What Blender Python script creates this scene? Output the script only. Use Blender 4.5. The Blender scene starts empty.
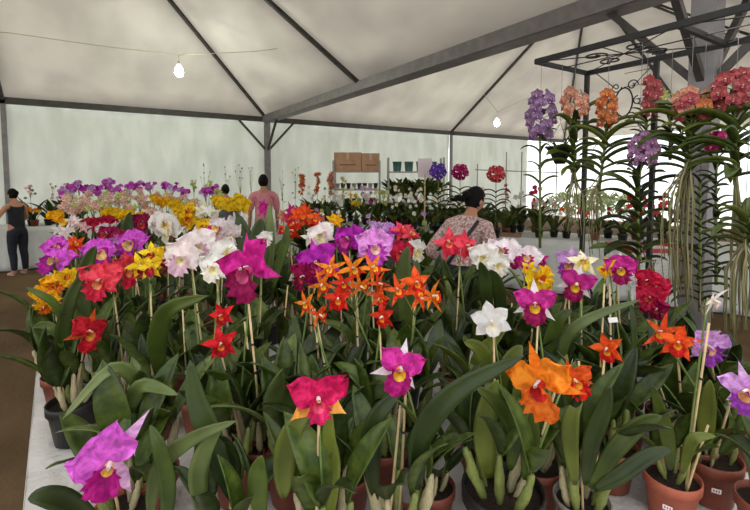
import bpy, bmesh, math, random
from mathutils import Vector, Matrix, Euler, noise
from math import sin, cos, pi, radians, sqrt

# ------------------------------------------------------------------ camera, sky, sun, exposure
SC = bpy.context.scene
COL = SC.collection
F = 430.0                       # focal length in pixels of the 750 x 510 frame
YAW, PITCH, CAMZ = radians(32.9), radians(3.5), 1.75
CAM = Vector((0, 0, CAMZ))
FWD = Vector((sin(YAW)*cos(PITCH), cos(YAW)*cos(PITCH), -sin(PITCH)))
RGT = Vector((cos(YAW), -sin(YAW), 0))
UPV = RGT.cross(FWD)
cd = bpy.data.cameras.new('camera')
cd.sensor_width = 36.0
cd.lens = 36.0*F/750.0
cd.shift_y = -52.7/750.0
cd.clip_start = 0.05
cd.clip_end = 300
cam = bpy.data.objects.new('camera', cd)
COL.objects.link(cam)
cam.matrix_world = Matrix(((RGT.x, UPV.x, -FWD.x, CAM.x), (RGT.y, UPV.y, -FWD.y, CAM.y),
                           (RGT.z, UPV.z, -FWD.z, CAM.z), (0, 0, 0, 1)))
SC.camera = cam

world = bpy.data.worlds.new('sky')
SC.world = world
world.use_nodes = True
wn, wl = world.node_tree.nodes, world.node_tree.links
bg = wn['Background']
bg.inputs[0].default_value = (0.94, 0.97, 1.0, 1)
bg.inputs[1].default_value = 1.5
sd = bpy.data.lights.new('sun', 'SUN')
sd.energy = 2.6
sd.angle = radians(6)
sd.color = (1.0, 0.95, 0.88)
sun = bpy.data.objects.new('sun', sd)
COL.objects.link(sun)
sun.rotation_euler = Euler((radians(-26), radians(6), 0))
sun.location = (3, 12, 14)
SC.view_settings.view_transform = 'Standard'
SC.view_settings.look = 'None'
SC.view_settings.exposure = 0.4
SC.view_settings.gamma = 1.0
SC.view_settings.use_curve_mapping = False
SC.cycles.max_bounces = 8
SC.cycles.diffuse_bounces = 5
SC.cycles.transmission_bounces = 6
SC.cycles.transparent_max_bounces = 8
SC.cycles.sample_clamp_indirect = 6.0

# ------------------------------------------------------------------ helpers
def W(x, y, d):
    """the point seen at pixel (x, y) at depth d"""
    return CAM + d*(FWD + (x-375)/F*RGT - (y-202.3)/F*UPV)

def P(v):
    v = Vector(v) - CAM
    z = v.dot(FWD)
    if z < 0.02:
        return (-9999, -9999, z)
    return (375 + F*v.dot(RGT)/z, 202.3 - F*v.dot(UPV)/z, z)

TH = radians(3.7)               # the long table stands slightly turned from the tent
def T(x, y, z=0.0):
    return Vector((x*cos(TH)-y*sin(TH), x*sin(TH)+y*cos(TH), z))
def Tinv(v):
    return (v.x*cos(TH)+v.y*sin(TH), -v.x*sin(TH)+v.y*cos(TH))

def lin(c):
    return tuple(((v/255)/12.92 if v <= 10 else ((v/255+0.055)/1.055)**2.4) for v in c) + (1,)

MATS = {}
def mat(name, c, c2=None, rough=0.6, scale=20.0, metal=0.0, trans=0.0, spec=0.4, bump=0.0, detail=3, rnd=0.0, emit=0.0, bscale=None, stretch=None):
    if name in MATS:
        return MATS[name]
    m = bpy.data.materials.new(name)
    m.use_nodes = True
    nt = m.node_tree
    n, l = nt.nodes, nt.links
    b = n['Principled BSDF']
    out = n['Material Output']
    b.inputs['Roughness'].default_value = rough
    b.inputs['Metallic'].default_value = metal
    b.inputs['Specular IOR Level'].default_value = spec
    col = None
    tc = None
    if c2 is not None or bump:
        tc = n.new('ShaderNodeTexCoord')
        src = tc.outputs['Object']
        if stretch:
            mp = n.new('ShaderNodeMapping')
            mp.inputs['Scale'].default_value = stretch
            l.new(src, mp.inputs['Vector'])
            src = mp.outputs[0]
    if c2 is not None:
        t = n.new('ShaderNodeTexNoise')
        t.inputs['Scale'].default_value = scale
        t.inputs['Detail'].default_value = detail
        l.new(src, t.inputs['Vector'])
        r = n.new('ShaderNodeValToRGB')
        r.color_ramp.elements[0].position = 0.36
        r.color_ramp.elements[1].position = 0.64
        r.color_ramp.elements[0].color = lin(c)
        r.color_ramp.elements[1].color = lin(c2)
        l.new(t.outputs[0], r.inputs[0])
        col = r.outputs[0]
    if rnd:
        oi = n.new('ShaderNodeObjectInfo')
        hs = n.new('ShaderNodeHueSaturation')
        ma = n.new('ShaderNodeMapRange')
        ma.inputs[3].default_value = 1-rnd
        ma.inputs[4].default_value = 1+rnd
        l.new(oi.outputs['Random'], ma.inputs[0])
        l.new(ma.outputs[0], hs.inputs['Value'])
        if col:
            l.new(col, hs.inputs['Color'])
        else:
            hs.inputs['Color'].default_value = lin(c)
        col = hs.outputs[0]
    if col:
        l.new(col, b.inputs['Base Color'])
    else:
        b.inputs['Base Color'].default_value = lin(c)
    if bump:
        bt = n.new('ShaderNodeTexNoise')
        bt.inputs['Scale'].default_value = bscale or scale
        bt.inputs['Detail'].default_value = 4
        l.new(src, bt.inputs['Vector'])
        bp = n.new('ShaderNodeBump')
        bp.inputs['Strength'].default_value = bump
        bp.inputs['Distance'].default_value = 0.03
        l.new(bt.outputs[0], bp.inputs['Height'])
        l.new(bp.outputs[0], b.inputs['Normal'])
    if emit:
        b.inputs['Emission Color'].default_value = lin(c)
        b.inputs['Emission Strength'].default_value = emit
    if trans:
        tr = n.new('ShaderNodeBsdfTranslucent')
        if col:
            l.new(col, tr.inputs[0])
        else:
            tr.inputs[0].default_value = lin(c)
        mx = n.new('ShaderNodeMixShader')
        mx.inputs[0].default_value = trans
        l.new(b.outputs[0], mx.inputs[1])
        l.new(tr.outputs[0], mx.inputs[2])
        l.new(mx.outputs[0], out.inputs[0])
    MATS[name] = m
    return m

def mesh(name, verts, faces, mats, idx=None, smooth=True):
    me = bpy.data.meshes.new(name)
    me.from_pydata([tuple(v) for v in verts], [], faces)
    for m in (mats if isinstance(mats, (list, tuple)) else [mats]):
        me.materials.append(m)
    if idx:
        me.polygons.foreach_set('material_index', idx)
    if smooth:
        me.polygons.foreach_set('use_smooth', [True]*len(me.polygons))
    me.update()
    return me

class MB:
    def __init__(s):
        s.v, s.f, s.i = [], [], []
    def add(s, v, f, mi=0):
        o = len(s.v)
        s.v += [Vector(p) for p in v]
        s.f += [tuple(a+o for a in q) for q in f]
        s.i += [mi]*len(f)
        return s
    def box(s, lo, hi, mi=0, M=None):
        x0, y0, z0 = lo
        x1, y1, z1 = hi
        v = [Vector(p) for p in ((x0,y0,z0),(x1,y0,z0),(x1,y1,z0),(x0,y1,z0),(x0,y0,z1),(x1,y0,z1),(x1,y1,z1),(x0,y1,z1))]
        if M is not None:
            v = [M @ p for p in v]
        return s.add(v, [(0,3,2,1),(4,5,6,7),(0,1,5,4),(1,2,6,5),(2,3,7,6),(3,0,4,7)], mi)
    def tube(s, pts, r, n=6, mi=0, cap=True):
        pts = [Vector(p) for p in pts]
        k = len(pts)
        rr = r if isinstance(r, (list, tuple)) else [r]*k
        rings = []
        prev = None
        for a in range(k):
            t = (pts[min(a+1, k-1)]-pts[max(a-1, 0)])
            if t.length < 1e-9:
                t = Vector((0, 0, 1))
            t.normalize()
            if prev is None:
                ref = Vector((0, 0, 1)) if abs(t.z) < 0.9 else Vector((1, 0, 0))
                nx = t.cross(ref).normalized()
            else:
                nx = prev - t*prev.dot(t)
                if nx.length < 1e-6:
                    nx = t.orthogonal()
                nx.normalize()
            prev = nx
            ny = t.cross(nx)
            rings.append([pts[a]+rr[a]*(cos(2*pi*q/n)*nx+sin(2*pi*q/n)*ny) for q in range(n)])
        v = [p for g in rings for p in g]
        f = []
        for a in range(k-1):
            for q in range(n):
                f.append((a*n+q, a*n+(q+1) % n, (a+1)*n+(q+1) % n, (a+1)*n+q))
        if cap:
            f.append(tuple(range(n-1, -1, -1)))
            f.append(tuple((k-1)*n+q for q in range(n)))
        return s.add(v, f, mi)
    def bar(s, a, b, w, h, mi=0):
        """a rectangular bar from a to b, w wide and h high"""
        a, b = Vector(a), Vector(b)
        t = (b-a).normalized()
        up = Vector((0, 0, 1)) if abs(t.z) < 0.95 else Vector((0, 1, 0))
        x = t.cross(up).normalized()
        y = x.cross(t)
        v = [q+sx*x*w/2+sy*y*h/2 for q in (a, b) for sx, sy in ((-1,-1),(1,-1),(1,1),(-1,1))]
        return s.add(v, [(0,1,2,3),(7,6,5,4),(0,4,5,1),(1,5,6,2),(2,6,7,3),(3,7,4,0)], mi)
    def lathe(s, prof, n=20, c=(0,0,0), mi=0, close=False):
        c = Vector(c)
        v = [c+Vector((r*cos(2*pi*q/n), r*sin(2*pi*q/n), z)) for r, z in prof for q in range(n)]
        f = []
        for a in range(len(prof)-1):
            for q in range(n):
                f.append((a*n+q, a*n+(q+1) % n, (a+1)*n+(q+1) % n, (a+1)*n+q))
        if close:
            f.append(tuple(range(n-1, -1, -1)))
            f.append(tuple((len(prof)-1)*n+q for q in range(n)))
        return s.add(v, f, mi)
    def grid(s, fn, nu, nv, mi=0):
        v = [fn(a/nu, b/nv) for a in range(nu+1) for b in range(nv+1)]
        f = [(a*(nv+1)+b, a*(nv+1)+b+1, (a+1)*(nv+1)+b+1, (a+1)*(nv+1)+b) for a in range(nu) for b in range(nv)]
        return s.add(v, f, mi)
    def me(s, name, mats, smooth=True):
        return mesh(name, s.v, s.f, mats, s.i, smooth)

def link(name, me, parent=None, M=None):
    o = bpy.data.objects.new(name, me)
    COL.objects.link(o)
    if parent is not None:
        o.parent = parent
    if M is not None:
        o.matrix_local = M if isinstance(M, Matrix) else Matrix.Translation(Vector(M))
    return o

def tag(o, label, cat, group=None, kind=None):
    if label:
        o['label'] = label
    if cat:
        o['category'] = cat
    if group:
        o['group'] = group
    if kind:
        o['kind'] = kind
    return o

def thing(name, label, cat, loc=(0,0,0), group=None):
    o = bpy.data.objects.new(name, None)
    COL.objects.link(o)
    o.location = Vector(loc)
    o.empty_display_size = 0.05
    return tag(o, label, cat, group)

def struct(name, me, label=None):
    o = link(name, me)
    o['kind'] = 'structure'
    if label:
        o['label'] = label
    return o

def solid(me, th):
    bm = bmesh.new()
    bm.from_mesh(me)
    bmesh.ops.solidify(bm, geom=bm.faces[:], thickness=th)
    bm.to_mesh(me)
    bm.free()
    me.polygons.foreach_set('use_smooth', [True]*len(me.polygons))
    return me

# ------------------------------------------------------------------ materials of the place
CANVAS = mat('roof_canvas', (208,204,198), (220,216,209), rough=0.7, scale=1.6, trans=0.46, bump=0.35, bscale=2.2, spec=0.15, stretch=(1,0.6,1))
WALLC = mat('wall_canvas', (214,217,210), (226,228,222), rough=0.7, scale=2.0, trans=0.45, bump=0.6, bscale=1.5, spec=0.15, stretch=(1.6,1,0.5))
ALU = mat('grey_aluminium', (120,116,116), (134,130,130), rough=0.5, metal=0.3, scale=8)
DARKALU = mat('dark_rafter', (62,58,55), (74,70,66), rough=0.5, scale=9)
FLOORM = mat('trodden_floor', (92,74,52), (112,92,66), rough=0.95, scale=1.3, bump=0.25, bscale=30, spec=0.1)
OUTM = mat('pale_paving', (205,203,198), (222,220,214), rough=0.9, scale=1.2)
IRON = mat('black_iron', (22,21,21), (34,32,31), rough=0.55, scale=30)
CLOTH = mat('white_cloth', (192,186,178), (206,200,192), rough=0.9, scale=5, bump=0.9, bscale=9, spec=0.1)
SKIRT = mat('grey_white_skirt', (206,209,205), (218,220,215), rough=0.9, scale=4, bump=0.4, bscale=6, spec=0.1)

# ------------------------------------------------------------------ the setting: ground, tents
struct('floor', MB().grid(lambda a, b: Vector((-9+26*a, -9+21*b, 0)), 4, 4).me('floor', FLOORM))
struct('ground', MB().grid(lambda a, b: Vector((-60+140*a, -50+140*b, -0.02)), 4, 4).me('ground', OUTM))

EZ = 3.3
def panel(name, a, b, c, sag=0.10, n=10):
    """a triangular canvas panel a-b-c, slightly bellied, subdivided"""
    a, b, c = Vector(a), Vector(b), Vector(c)
    nrm = (b-a).cross(c-a).normalized()
    if nrm.z > 0:
        nrm = -nrm
    vs, idx, fs = [], {}, []
    for i in range(n+1):
        for j in range(n+1-i):
            u, v = i/n, j/n
            w = 1-u-v
            p = a*w+b*u+c*v
            wr = noise.noise(Vector((p.x*0.9, p.y*0.9, p.z*2.3)))*0.03
            p = p+nrm*(sag*27*u*v*max(w, 0)+wr*min(1, 9*u*v*max(w, 0)*3))
            idx[i, j] = len(vs)
            vs.append(p)
    for i in range(n):
        for j in range(n-i):
            fs.append((idx[i, j], idx[i+1, j], idx[i, j+1]))
            if i+j < n-1:
                fs.append((idx[i+1, j], idx[i+1, j+1], idx[i, j+1]))
    return struct(name, solid(mesh(name, vs, fs, CANVAS), 0.004), None)

X0, X1, XM2, X2 = -6.84, 3.84, 10.4, 16.9
YF, YB = 1.4, 11.2
YM = (YF+YB)/2
XM1 = (X0+X1)/2
def tent(x0, x1, zp, YF=YF, YB=YB):
    xm = (x0+x1)/2
    YM = (YF+YB)/2
    pk = (xm, YM, zp)
    cs = [(x0,YF,EZ),(x1,YF,EZ),(x1,YB,EZ),(x0,YB,EZ)]
    ms = [(xm,YF,EZ),(x1,YM,EZ),(xm,YB,EZ),(x0,YM,EZ)]
    for k in range(4):
        panel('ceiling', cs[k], ms[k], pk)
        panel('ceiling', ms[k], cs[(k+1) % 4], pk)
        for q in (cs[k], ms[k]):
            v = Vector(q)
            dn = Vector((0, 0, -0.05))
            struct('trim_rafter', MB().bar(v+dn, Vector(pk)+dn, 0.06, 0.06).me('trim_rafter', DARKALU, False), 'dark rafter under the tent canvas')
tent(X0, X1, 6.8)
tent(X1, X2, 6.6)
tent(X1, X2, 6.6, YF-9.8, YF)  # next tent in the row, out of view, added to shade the foreground
for x0, x1 in ((X0, X1), (X1, X2)):
    struct('trim_eave', MB().bar((x0, YB, EZ-0.06), (x1, YB, EZ-0.06), 0.08, 0.13).me('trim_eave', DARKALU, False), 'dark eave beam above the canvas back wall')
# the gutter between the two tents
gm = MB()
gm.bar((X1-0.11, YF-0.2, EZ-0.05), (X1-0.11, YB, EZ-0.05), 0.05, 0.16)
gm.bar((X1+0.11, YF-0.2, EZ-0.05), (X1+0.11, YB, EZ-0.05), 0.05, 0.16)
gm.bar((X1, YF-0.2, EZ-0.12), (X1, YB, EZ-0.12), 0.22, 0.03)
struct('trim_gutter', gm.me('trim_gutter', ALU, False), 'grey gutter beam between the two tents')
def post(x, y, w, braces):
    struct('tent_column', MB().box((x-w/2, y-w/2, 0), (x+w/2, y+w/2, EZ)).me('tent_column', ALU, False), 'grey square tent post')
    for dx, dy in braces:
        struct('trim_brace', MB().bar((x+dx*0.05, y+dy*0.05, EZ-0.85), (x+dx*0.75, y+dy*0.75, EZ-0.1), 0.05, 0.05).me('trim_brace', DARKALU, False))
post(X1, YB, 0.13, ((1,0), (-1,0), (0,-1)))
post(X1+0.0, YF, 0.16, ((1,0), (-1,0), (0,1), (0,-1)))
post(XM1, YB, 0.08, ())
post(XM2, YB, 0.08, ())
# folded-over canvas wall at the back, hung in bays
def wall(name, x0, x1, y, z1=EZ-0.1):
    def fn(a, b):
        x = x0+(x1-x0)*a
        z = z1*b
        w = 0.05*noise.noise(Vector((x*1.7, z*0.5, 3)))+0.035*noise.noise(Vector((x*5+z*2.5, z*0.9, 7)))*(0.3+b)
        return Vector((x, y+0.09+w, z))
    struct(name, solid(MB().grid(fn, int((x1-x0)*9), 16).me(name, WALLC), 0.004))
wall('wall_back', X0, XM1-0.03, YB)
wall('wall_back', XM1+0.03, X1-0.03, YB)
wall('wall_back', X1+0.03, XM2-0.03, YB)
wall('wall_back', XM2+0.03, 14.6, YB)

# ------------------------------------------------------------------ tables
ZT = 0.80
TX0, TX1, TY0, TY1 = -0.105, 2.12, 0.28, 7.7
def cloth_mesh(pt, x0, x1, y0, y1, z, name, m, drop=0.0, sides='lrnf', fold=0.02):
    """a cloth lying on a table top and hanging down its sides in soft folds; pt maps table to world"""
    b = MB()
    nx, ny = max(4, int((x1-x0)*14)), max(4, int((y1-y0)*8))
    b.grid(lambda u, v: pt(x0+(x1-x0)*u, y0+(y1-y0)*v, z+0.004+0.003*noise.noise(Vector((u*(x1-x0)*6, v*(y1-y0)*4, 1)))), nx, ny)
    zl = z-drop
    def side(fx, ln, nx_, ny_):
        def fn(u, v):
            x, y = fx(u)
            k = fold*v*(0.6+sin(u*ln*17+3*noise.noise(Vector((u*ln*2, 0, 5))))+0.5*sin(u*ln*41))
            return pt(x+nx_*(k+0.01*v), y+ny_*(k+0.01*v), z+0.004-(z-zl)*v)
        b.grid(fn, max(8, int(ln*26)), 8)
    if 'l' in sides:
        side(lambda u: (x0, y1+(y0-y1)*u), y1-y0, -1, 0)
    if 'r' in sides:
        side(lambda u: (x1, y0+(y1-y0)*u), y1-y0, 1, 0)
    if 'n' in sides:
        side(lambda u: (x0+(x1-x0)*u, y0), x1-x0, 0, -1)
    if 'f' in sides:
        side(lambda u: (x1+(x0-x1)*u, y1), x1-x0, 0, 1)
    return solid(b.me(name, m), -0.003)

def table(pt, x0, x1, y0, y1, name, label, clabel, m, nleg=2, group=None, sides='lrnf'):
    t = thing(name, label, 'table', pt((x0+x1)/2, (y0+y1)/2, 0))
    L0 = t.location
    def loc(b, nm, mm):
        b.v = [p-L0 for p in b.v]
        return link(nm, b.me(nm, mm, False), t)
    def pbox(xa, xb, ya, yb, za, zb):
        b = MB()
        v = [pt(x, y, z) for z in (za, zb) for x, y in ((xa,ya),(xb,ya),(xb,yb),(xa,yb))]
        return b.add(v, [(0,3,2,1),(4,5,6,7),(0,1,5,4),(1,2,6,5),(2,3,7,6),(3,0,4,7)])
    wood = mat('plywood', (150,120,85), (170,138,100), scale=6)
    loc(pbox(x0+0.01, x1-0.01, y0+0.01, y1-0.01, ZT-0.03, ZT-0.004), 'table_top', wood)
    for i in range(nleg):
        for x in (x0+0.08, x1-0.08):
            y = y0+0.1+(y1-y0-0.2)*i/(nleg-1)
            loc(pbox(x-0.02, x+0.02, y-0.02, y+0.02, 0, ZT-0.03), 'leg', wood)
    c = link('tablecloth', cloth_mesh(pt, x0, x1, y0, y1, ZT, 'tablecloth', m, drop=ZT-0.02, sides=sides))
    tag(c, clabel, 'tablecloth')
    return t
table(T, TX0, TX1, TY0, TY1, 'display_table', 'long display table packed with flowering orchids under a white cloth',
      'white cloth over the long table of flowering orchids', CLOTH, 5)

# second table behind the woman, its white skirt facing the camera
A2 = Vector((3.035, 8.488, 0)); D2 = Vector((0.488, -0.873, 0)); N2 = Vector((0.873, 0.488, 0))
def T2(x, y, z=0.0):
    return A2+D2*x+N2*y+Vector((0, 0, z))
table(T2, 0, 7.8, 0, 1.0, 'display_table', 'white skirted display table behind the woman in the floral blouse',
      'white skirt around the table behind the woman in the floral blouse', SKIRT, 3)
def T3(x, y, z=0.0):
    return Vector((x, y, z))
table(T3, -4.2, 0.9, 10.15, 10.95, 'display_table', 'skirted display table along the canvas wall beside the woman in black',
      'pale grey skirt of the table against the canvas wall behind the woman in black', SKIRT, 3)

# ------------------------------------------------------------------ plant prototypes
random.seed(11)
LEAFM = [mat('leaf_deep', (34,47,15), (56,71,24), rough=0.42, scale=9, trans=0.18, rnd=0.22),
         mat('leaf_mid', (52,69,20), (84,99,34), rough=0.42, scale=9, trans=0.22, rnd=0.22),
         mat('leaf_pale', (80,94,44), (106,118,66), rough=0.4, scale=7, trans=0.15, rnd=0.18),
         mat('leaf_olive', (88,98,30), (112,122,46), rough=0.42, scale=8, trans=0.25, rnd=0.2)]
BULBM = [mat('bulb_green', (96,110,50), (128,132,72), rough=0.5, scale=30, rnd=0.15, stretch=(3,3,0.5)),
         mat('bulb_sheath', (150,140,104), (178,166,130), rough=0.7, scale=30, rnd=0.15, stretch=(3,3,0.5))]
STEMM = mat('flower_stem_green', (92,112,52), (116,134,72), rough=0.5, scale=20)
BAMBOO = mat('bamboo_stake', (186,160,112), (206,182,136), rough=0.6, scale=25, rnd=0.12)
BARK = mat('bark_chips', (38,27,19), (72,52,36), rough=0.95, scale=60, bump=0.8)
POTM = {'terracotta': mat('terracotta_plastic', (168,88,66), (178,96,72), rough=0.55, scale=6, rnd=0.06),
        'brown': mat('brown_plastic', (120,62,46), (130,68,50), rough=0.5, scale=6, rnd=0.08),
        'black': mat('black_plastic', (30,29,28), (38,36,35), rough=0.45, scale=6),
        'clear': mat('cloudy_plastic', (150,140,128), (172,164,152), rough=0.35, scale=8, trans=0.2)}
LABELM = [mat('white_label', (238,236,232), rough=0.7), mat('label_print', (176,66,74), rough=0.7)]
WIREM = mat('galvanised_wire', (120,118,114), rough=0.4, metal=0.6)

def leaf_proto(L, Wd, bend, fold, kind, nu=9, nv=4, twist=0.0, thick=0.02):
    """a leaf of unit length growing along +Z and arching towards +X"""
    vs, fs = [], []
    x = z = 0.0
    for a in range(nu+1):
        t = a/nu
        ang = bend*t**1.3
        if a:
            x += sin(ang)/nu
            z += cos(ang)/nu
        if kind == 'ellipse':
            w = Wd*max(0.10*(1-t), sin(pi*min(1, t**0.85))**0.72) if t < 1 else 0.02*Wd
            w = max(w, Wd*0.16*(1-t))
        elif kind == 'strap':
            w = Wd*min(1, 0.75+t)*(1-t**7)**0.6
            w = max(w, Wd*0.12)
        else:
            w = Wd*(1-t)**0.6*min(1, 0.5+3*t)
        tw = twist*t
        for b in range(nv+1):
            s = -1+2*b/nv
            off = fold*w*(abs(s)**1.4)
            yy, oo = s*w*cos(tw)-off*sin(tw), s*w*sin(tw)+off*cos(tw)
            vs.append(Vector((x-cos(ang)*oo, yy, z+sin(ang)*oo)))
    for a in range(nu):
        for b in range(nv):
            fs.append((a*(nv+1)+b, a*(nv+1)+b+1, (a+1)*(nv+1)+b+1, (a+1)*(nv+1)+b))
    return vs, fs, thick

LEAF = {}
def leaf_data(style, v, m):
    """shared leaf meshes: style, variant, material number"""
    k = (style, v, m)
    if k in LEAF:
        return LEAF[k]
    r = random.Random(hash((style == 'broad', style == 'strap', style == 'grass', v)))
    r = random.Random({'broad': 100, 'strap': 200, 'vanda': 300, 'narrow': 400}[style]+v)
    if style == 'broad':
        d = leaf_proto(1, r.uniform(0.105, 0.145), r.uniform(0.15, 1.1), r.uniform(0.25, 0.5), 'ellipse', twist=r.uniform(-0.5, 0.5))
    elif style == 'narrow':
        d = leaf_proto(1, r.uniform(0.075, 0.10), r.uniform(0.2, 1.4), r.uniform(0.3, 0.55), 'ellipse', twist=r.uniform(-0.6, 0.6))
    elif style == 'strap':
        d = leaf_proto(1, r.uniform(0.05, 0.065), r.uniform(0.5, 1.9), 0.45, 'taper', twist=r.uniform(-0.5, 0.5))
    else:
        d = leaf_proto(1, r.uniform(0.085, 0.11), r.uniform(0.7, 1.7), 0.6, 'strap', nu=9, nv=4, twist=r.uniform(-0.7, 0.7))
    me = solid(mesh('leaf', d[0], d[1], LEAFM[m]), 0.012)
    LEAF[k] = me
    return me

BULB = {}
def bulb_data(v, m):
    k = (v, m)
    if k not in BULB:
        r = random.Random(500+v)
        b = MB()
        prof = []
        for a in range(11):
            t = a/10
            w = 0.035+0.05*sin(pi*min(1, t*0.9+0.08))**1.1
            w *= 1+0.10*(1 if a % 3 == 0 else 0)
            prof.append((w, t))
        b.lathe(prof, 8, close=True)
        b.v = [Vector((p.x+r.uniform(-0.02, 0.02)+0.06*sin(p.z*2), p.y, p.z)) for p in b.v]
        BULB[k] = b.me('pseudobulb', BULBM[m])
    return BULB[k]

POT = {}
def pot_data(kind, lod):
    k = (kind, lod)
    if k not in POT:
        n = 24 if lod == 0 else (14 if lod == 1 else 10)
        b = MB()
        if kind == 'clear':
            prof = [(0.34, 0), (0.36, 0.02), (0.45, 0.9), (0.5, 0.91), (0.5, 1.0), (0.47, 1.0), (0.46, 0.9), (0.4, 0.78)]
        else:
            prof = [(0.34, 0), (0.36, 0.015), (0.46, 0.78), (0.5, 0.785), (0.505, 0.99), (0.495, 1.0), (0.475, 1.0), (0.465, 0.86), (0.42, 0.74)]
        b.lathe(prof, n)
        b.f.append(tuple(range(n-1, -1, -1)))
        b.i.append(0)
        POT[k] = b.me('pot', POTM[kind])
    return POT[k]
SOIL = {}
def soil_data(lod):
    if lod not in SOIL:
        def fn(u, v):
            r, a = 0.465*u, 2*pi*v
            x, y = r*cos(a), r*sin(a)
            return Vector((x, y, 0.86+0.05*(1-u)+(0.06*noise.noise(Vector((x*14, y*14, 2))) if lod == 0 else 0)*(u < 0.98)))
        SOIL[lod] = MB().grid(fn, 6 if lod == 0 else 2, 20 if lod == 0 else 10).me('growing_medium', BARK)
    return SOIL[lod]

# ---------------------------------------------------------------- flowers: face +Z, top +Y, petals about 1 long
def petal(b, ang, L, Wd, mi, cup=0.15, ruffle=0.0, nu=6, nv=6, point=0.5, z0=0.0, seed=0, back=0.0, narrow=0.1):
    r = random.Random(seed)
    ph, fq = r.uniform(0, 6), r.uniform(2.6, 3.8)
    dx, dy = cos(ang), sin(ang)
    def fn(u, v):
        t, s = u, -1+2*v
        w = Wd*(narrow+(1-narrow)*sin(pi*min(1.0, (0.04+0.96*t)**(0.9 if point < 0.6 else 0.75)))**(0.6 if point < 0.6 else 0.95))
        w *= (1-t**8) if point < 0.6 else (1-t**3*0.75)
        rr = ruffle*t*abs(s)**1.5
        w *= 1+ruffle*0.25*sin(9*t+ph)*t
        z = z0+cup*t*t*0.6-back*t**2+cup*0.5*s*s*w+rr*sin(fq*pi*t+ph+(1.2 if s > 0 else 0))+ruffle*0.5*t**3*sin(ph+5*s)
        rad = L*t*(1+ruffle*0.35*sin(7*s+ph)*t)
        return Vector((dx*rad-dy*s*w, dy*rad+dx*s*w, z))
    return b.grid(fn, nu, nv, mi)

def lip_tube(b, size=1.0, frill=0.12, nu=8, nv=16, mouth=0.52, droop=0.35, length=0.62):
    """a trumpet lip: throat faces get material 1"""
    def fn(u, v):
        a = -pi/2+(v-0.5)*2*(1.02*pi-0.55*u)
        rr = (0.13+(mouth-0.13)*u**2.4)*size
        rr *= 1+frill*u**4*sin(11*a+1.3)+0.3*u**4*max(0, -sin(a))
        cx = Vector((0, -0.06-droop*u**2*size, (0.05+length*u)*size))
        z = cx.z+frill*0.8*size*u**4*cos(9*a)-0.25*size*u**5*max(0, -sin(a))
        return Vector((rr*cos(a), cx.y+rr*sin(a), z))
    s0 = len(b.f)
    b.grid(fn, nu, nv, 0)
    for q in range(s0, len(b.f)):
        if (q-s0)//nv < nu*0.62:
            b.i[q] = 1
    def col(u, v):
        a = 2*pi*v
        return Vector((0.07*cos(a)*(1-u*0.3), 0.02+0.07*sin(a)*(1-u*0.3), 0.1+0.32*u))
    return b.grid(col, 3, 6, 2)

FLC = {}
def fcol(c, trans=0.34):
    """petal pigment: mottled between a deeper and a lighter tone, a little lighter at the rim"""
    k = tuple(c)
    if k in FLC:
        return FLC[k]
    m = mat('petal_%d_%d_%d' % k, c, rough=0.65, trans=trans, spec=0.18)
    nt = m.node_tree
    n, l = nt.nodes, nt.links
    tc = n.new('ShaderNodeTexCoord')
    t = n.new('ShaderNodeTexNoise')
    t.inputs['Scale'].default_value = 3.2
    t.inputs['Detail'].default_value = 5
    t.inputs['Distortion'].default_value = 0.8
    l.new(tc.outputs['Object'], t.inputs['Vector'])
    r = n.new('ShaderNodeValToRGB')
    w = min(c) > 180
    lo = tuple(v*(0.93 if w else 0.74) for v in c)
    hi = tuple(min(255, v*1.08+(6 if w else 26)) for v in c)
    e = r.color_ramp.elements
    e[0].position, e[1].position = 0.32, 0.70
    e[0].color, e[1].color = lin(lo), lin(hi)
    md = e.new(0.5)
    md.color = lin(c)
    l.new(t.outputs[0], r.inputs[0])
    oi = n.new('ShaderNodeObjectInfo')
    ma = n.new('ShaderNodeMapRange')
    ma.inputs[3].default_value, ma.inputs[4].default_value = 0.86, 1.12
    l.new(oi.outputs['Random'], ma.inputs[0])
    hs = n.new('ShaderNodeHueSaturation')
    l.new(ma.outputs[0], hs.inputs['Value'])
    l.new(r.outputs[0], hs.inputs['Color'])
    for q in n:
        if q.bl_idname == 'ShaderNodeBsdfPrincipled':
            l.new(hs.outputs[0], q.inputs['Base Color'])
        elif q.bl_idname == 'ShaderNodeBsdfTranslucent':
            l.new(hs.outputs[0], q.inputs[0])
    FLC[k] = m
    return m
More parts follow.
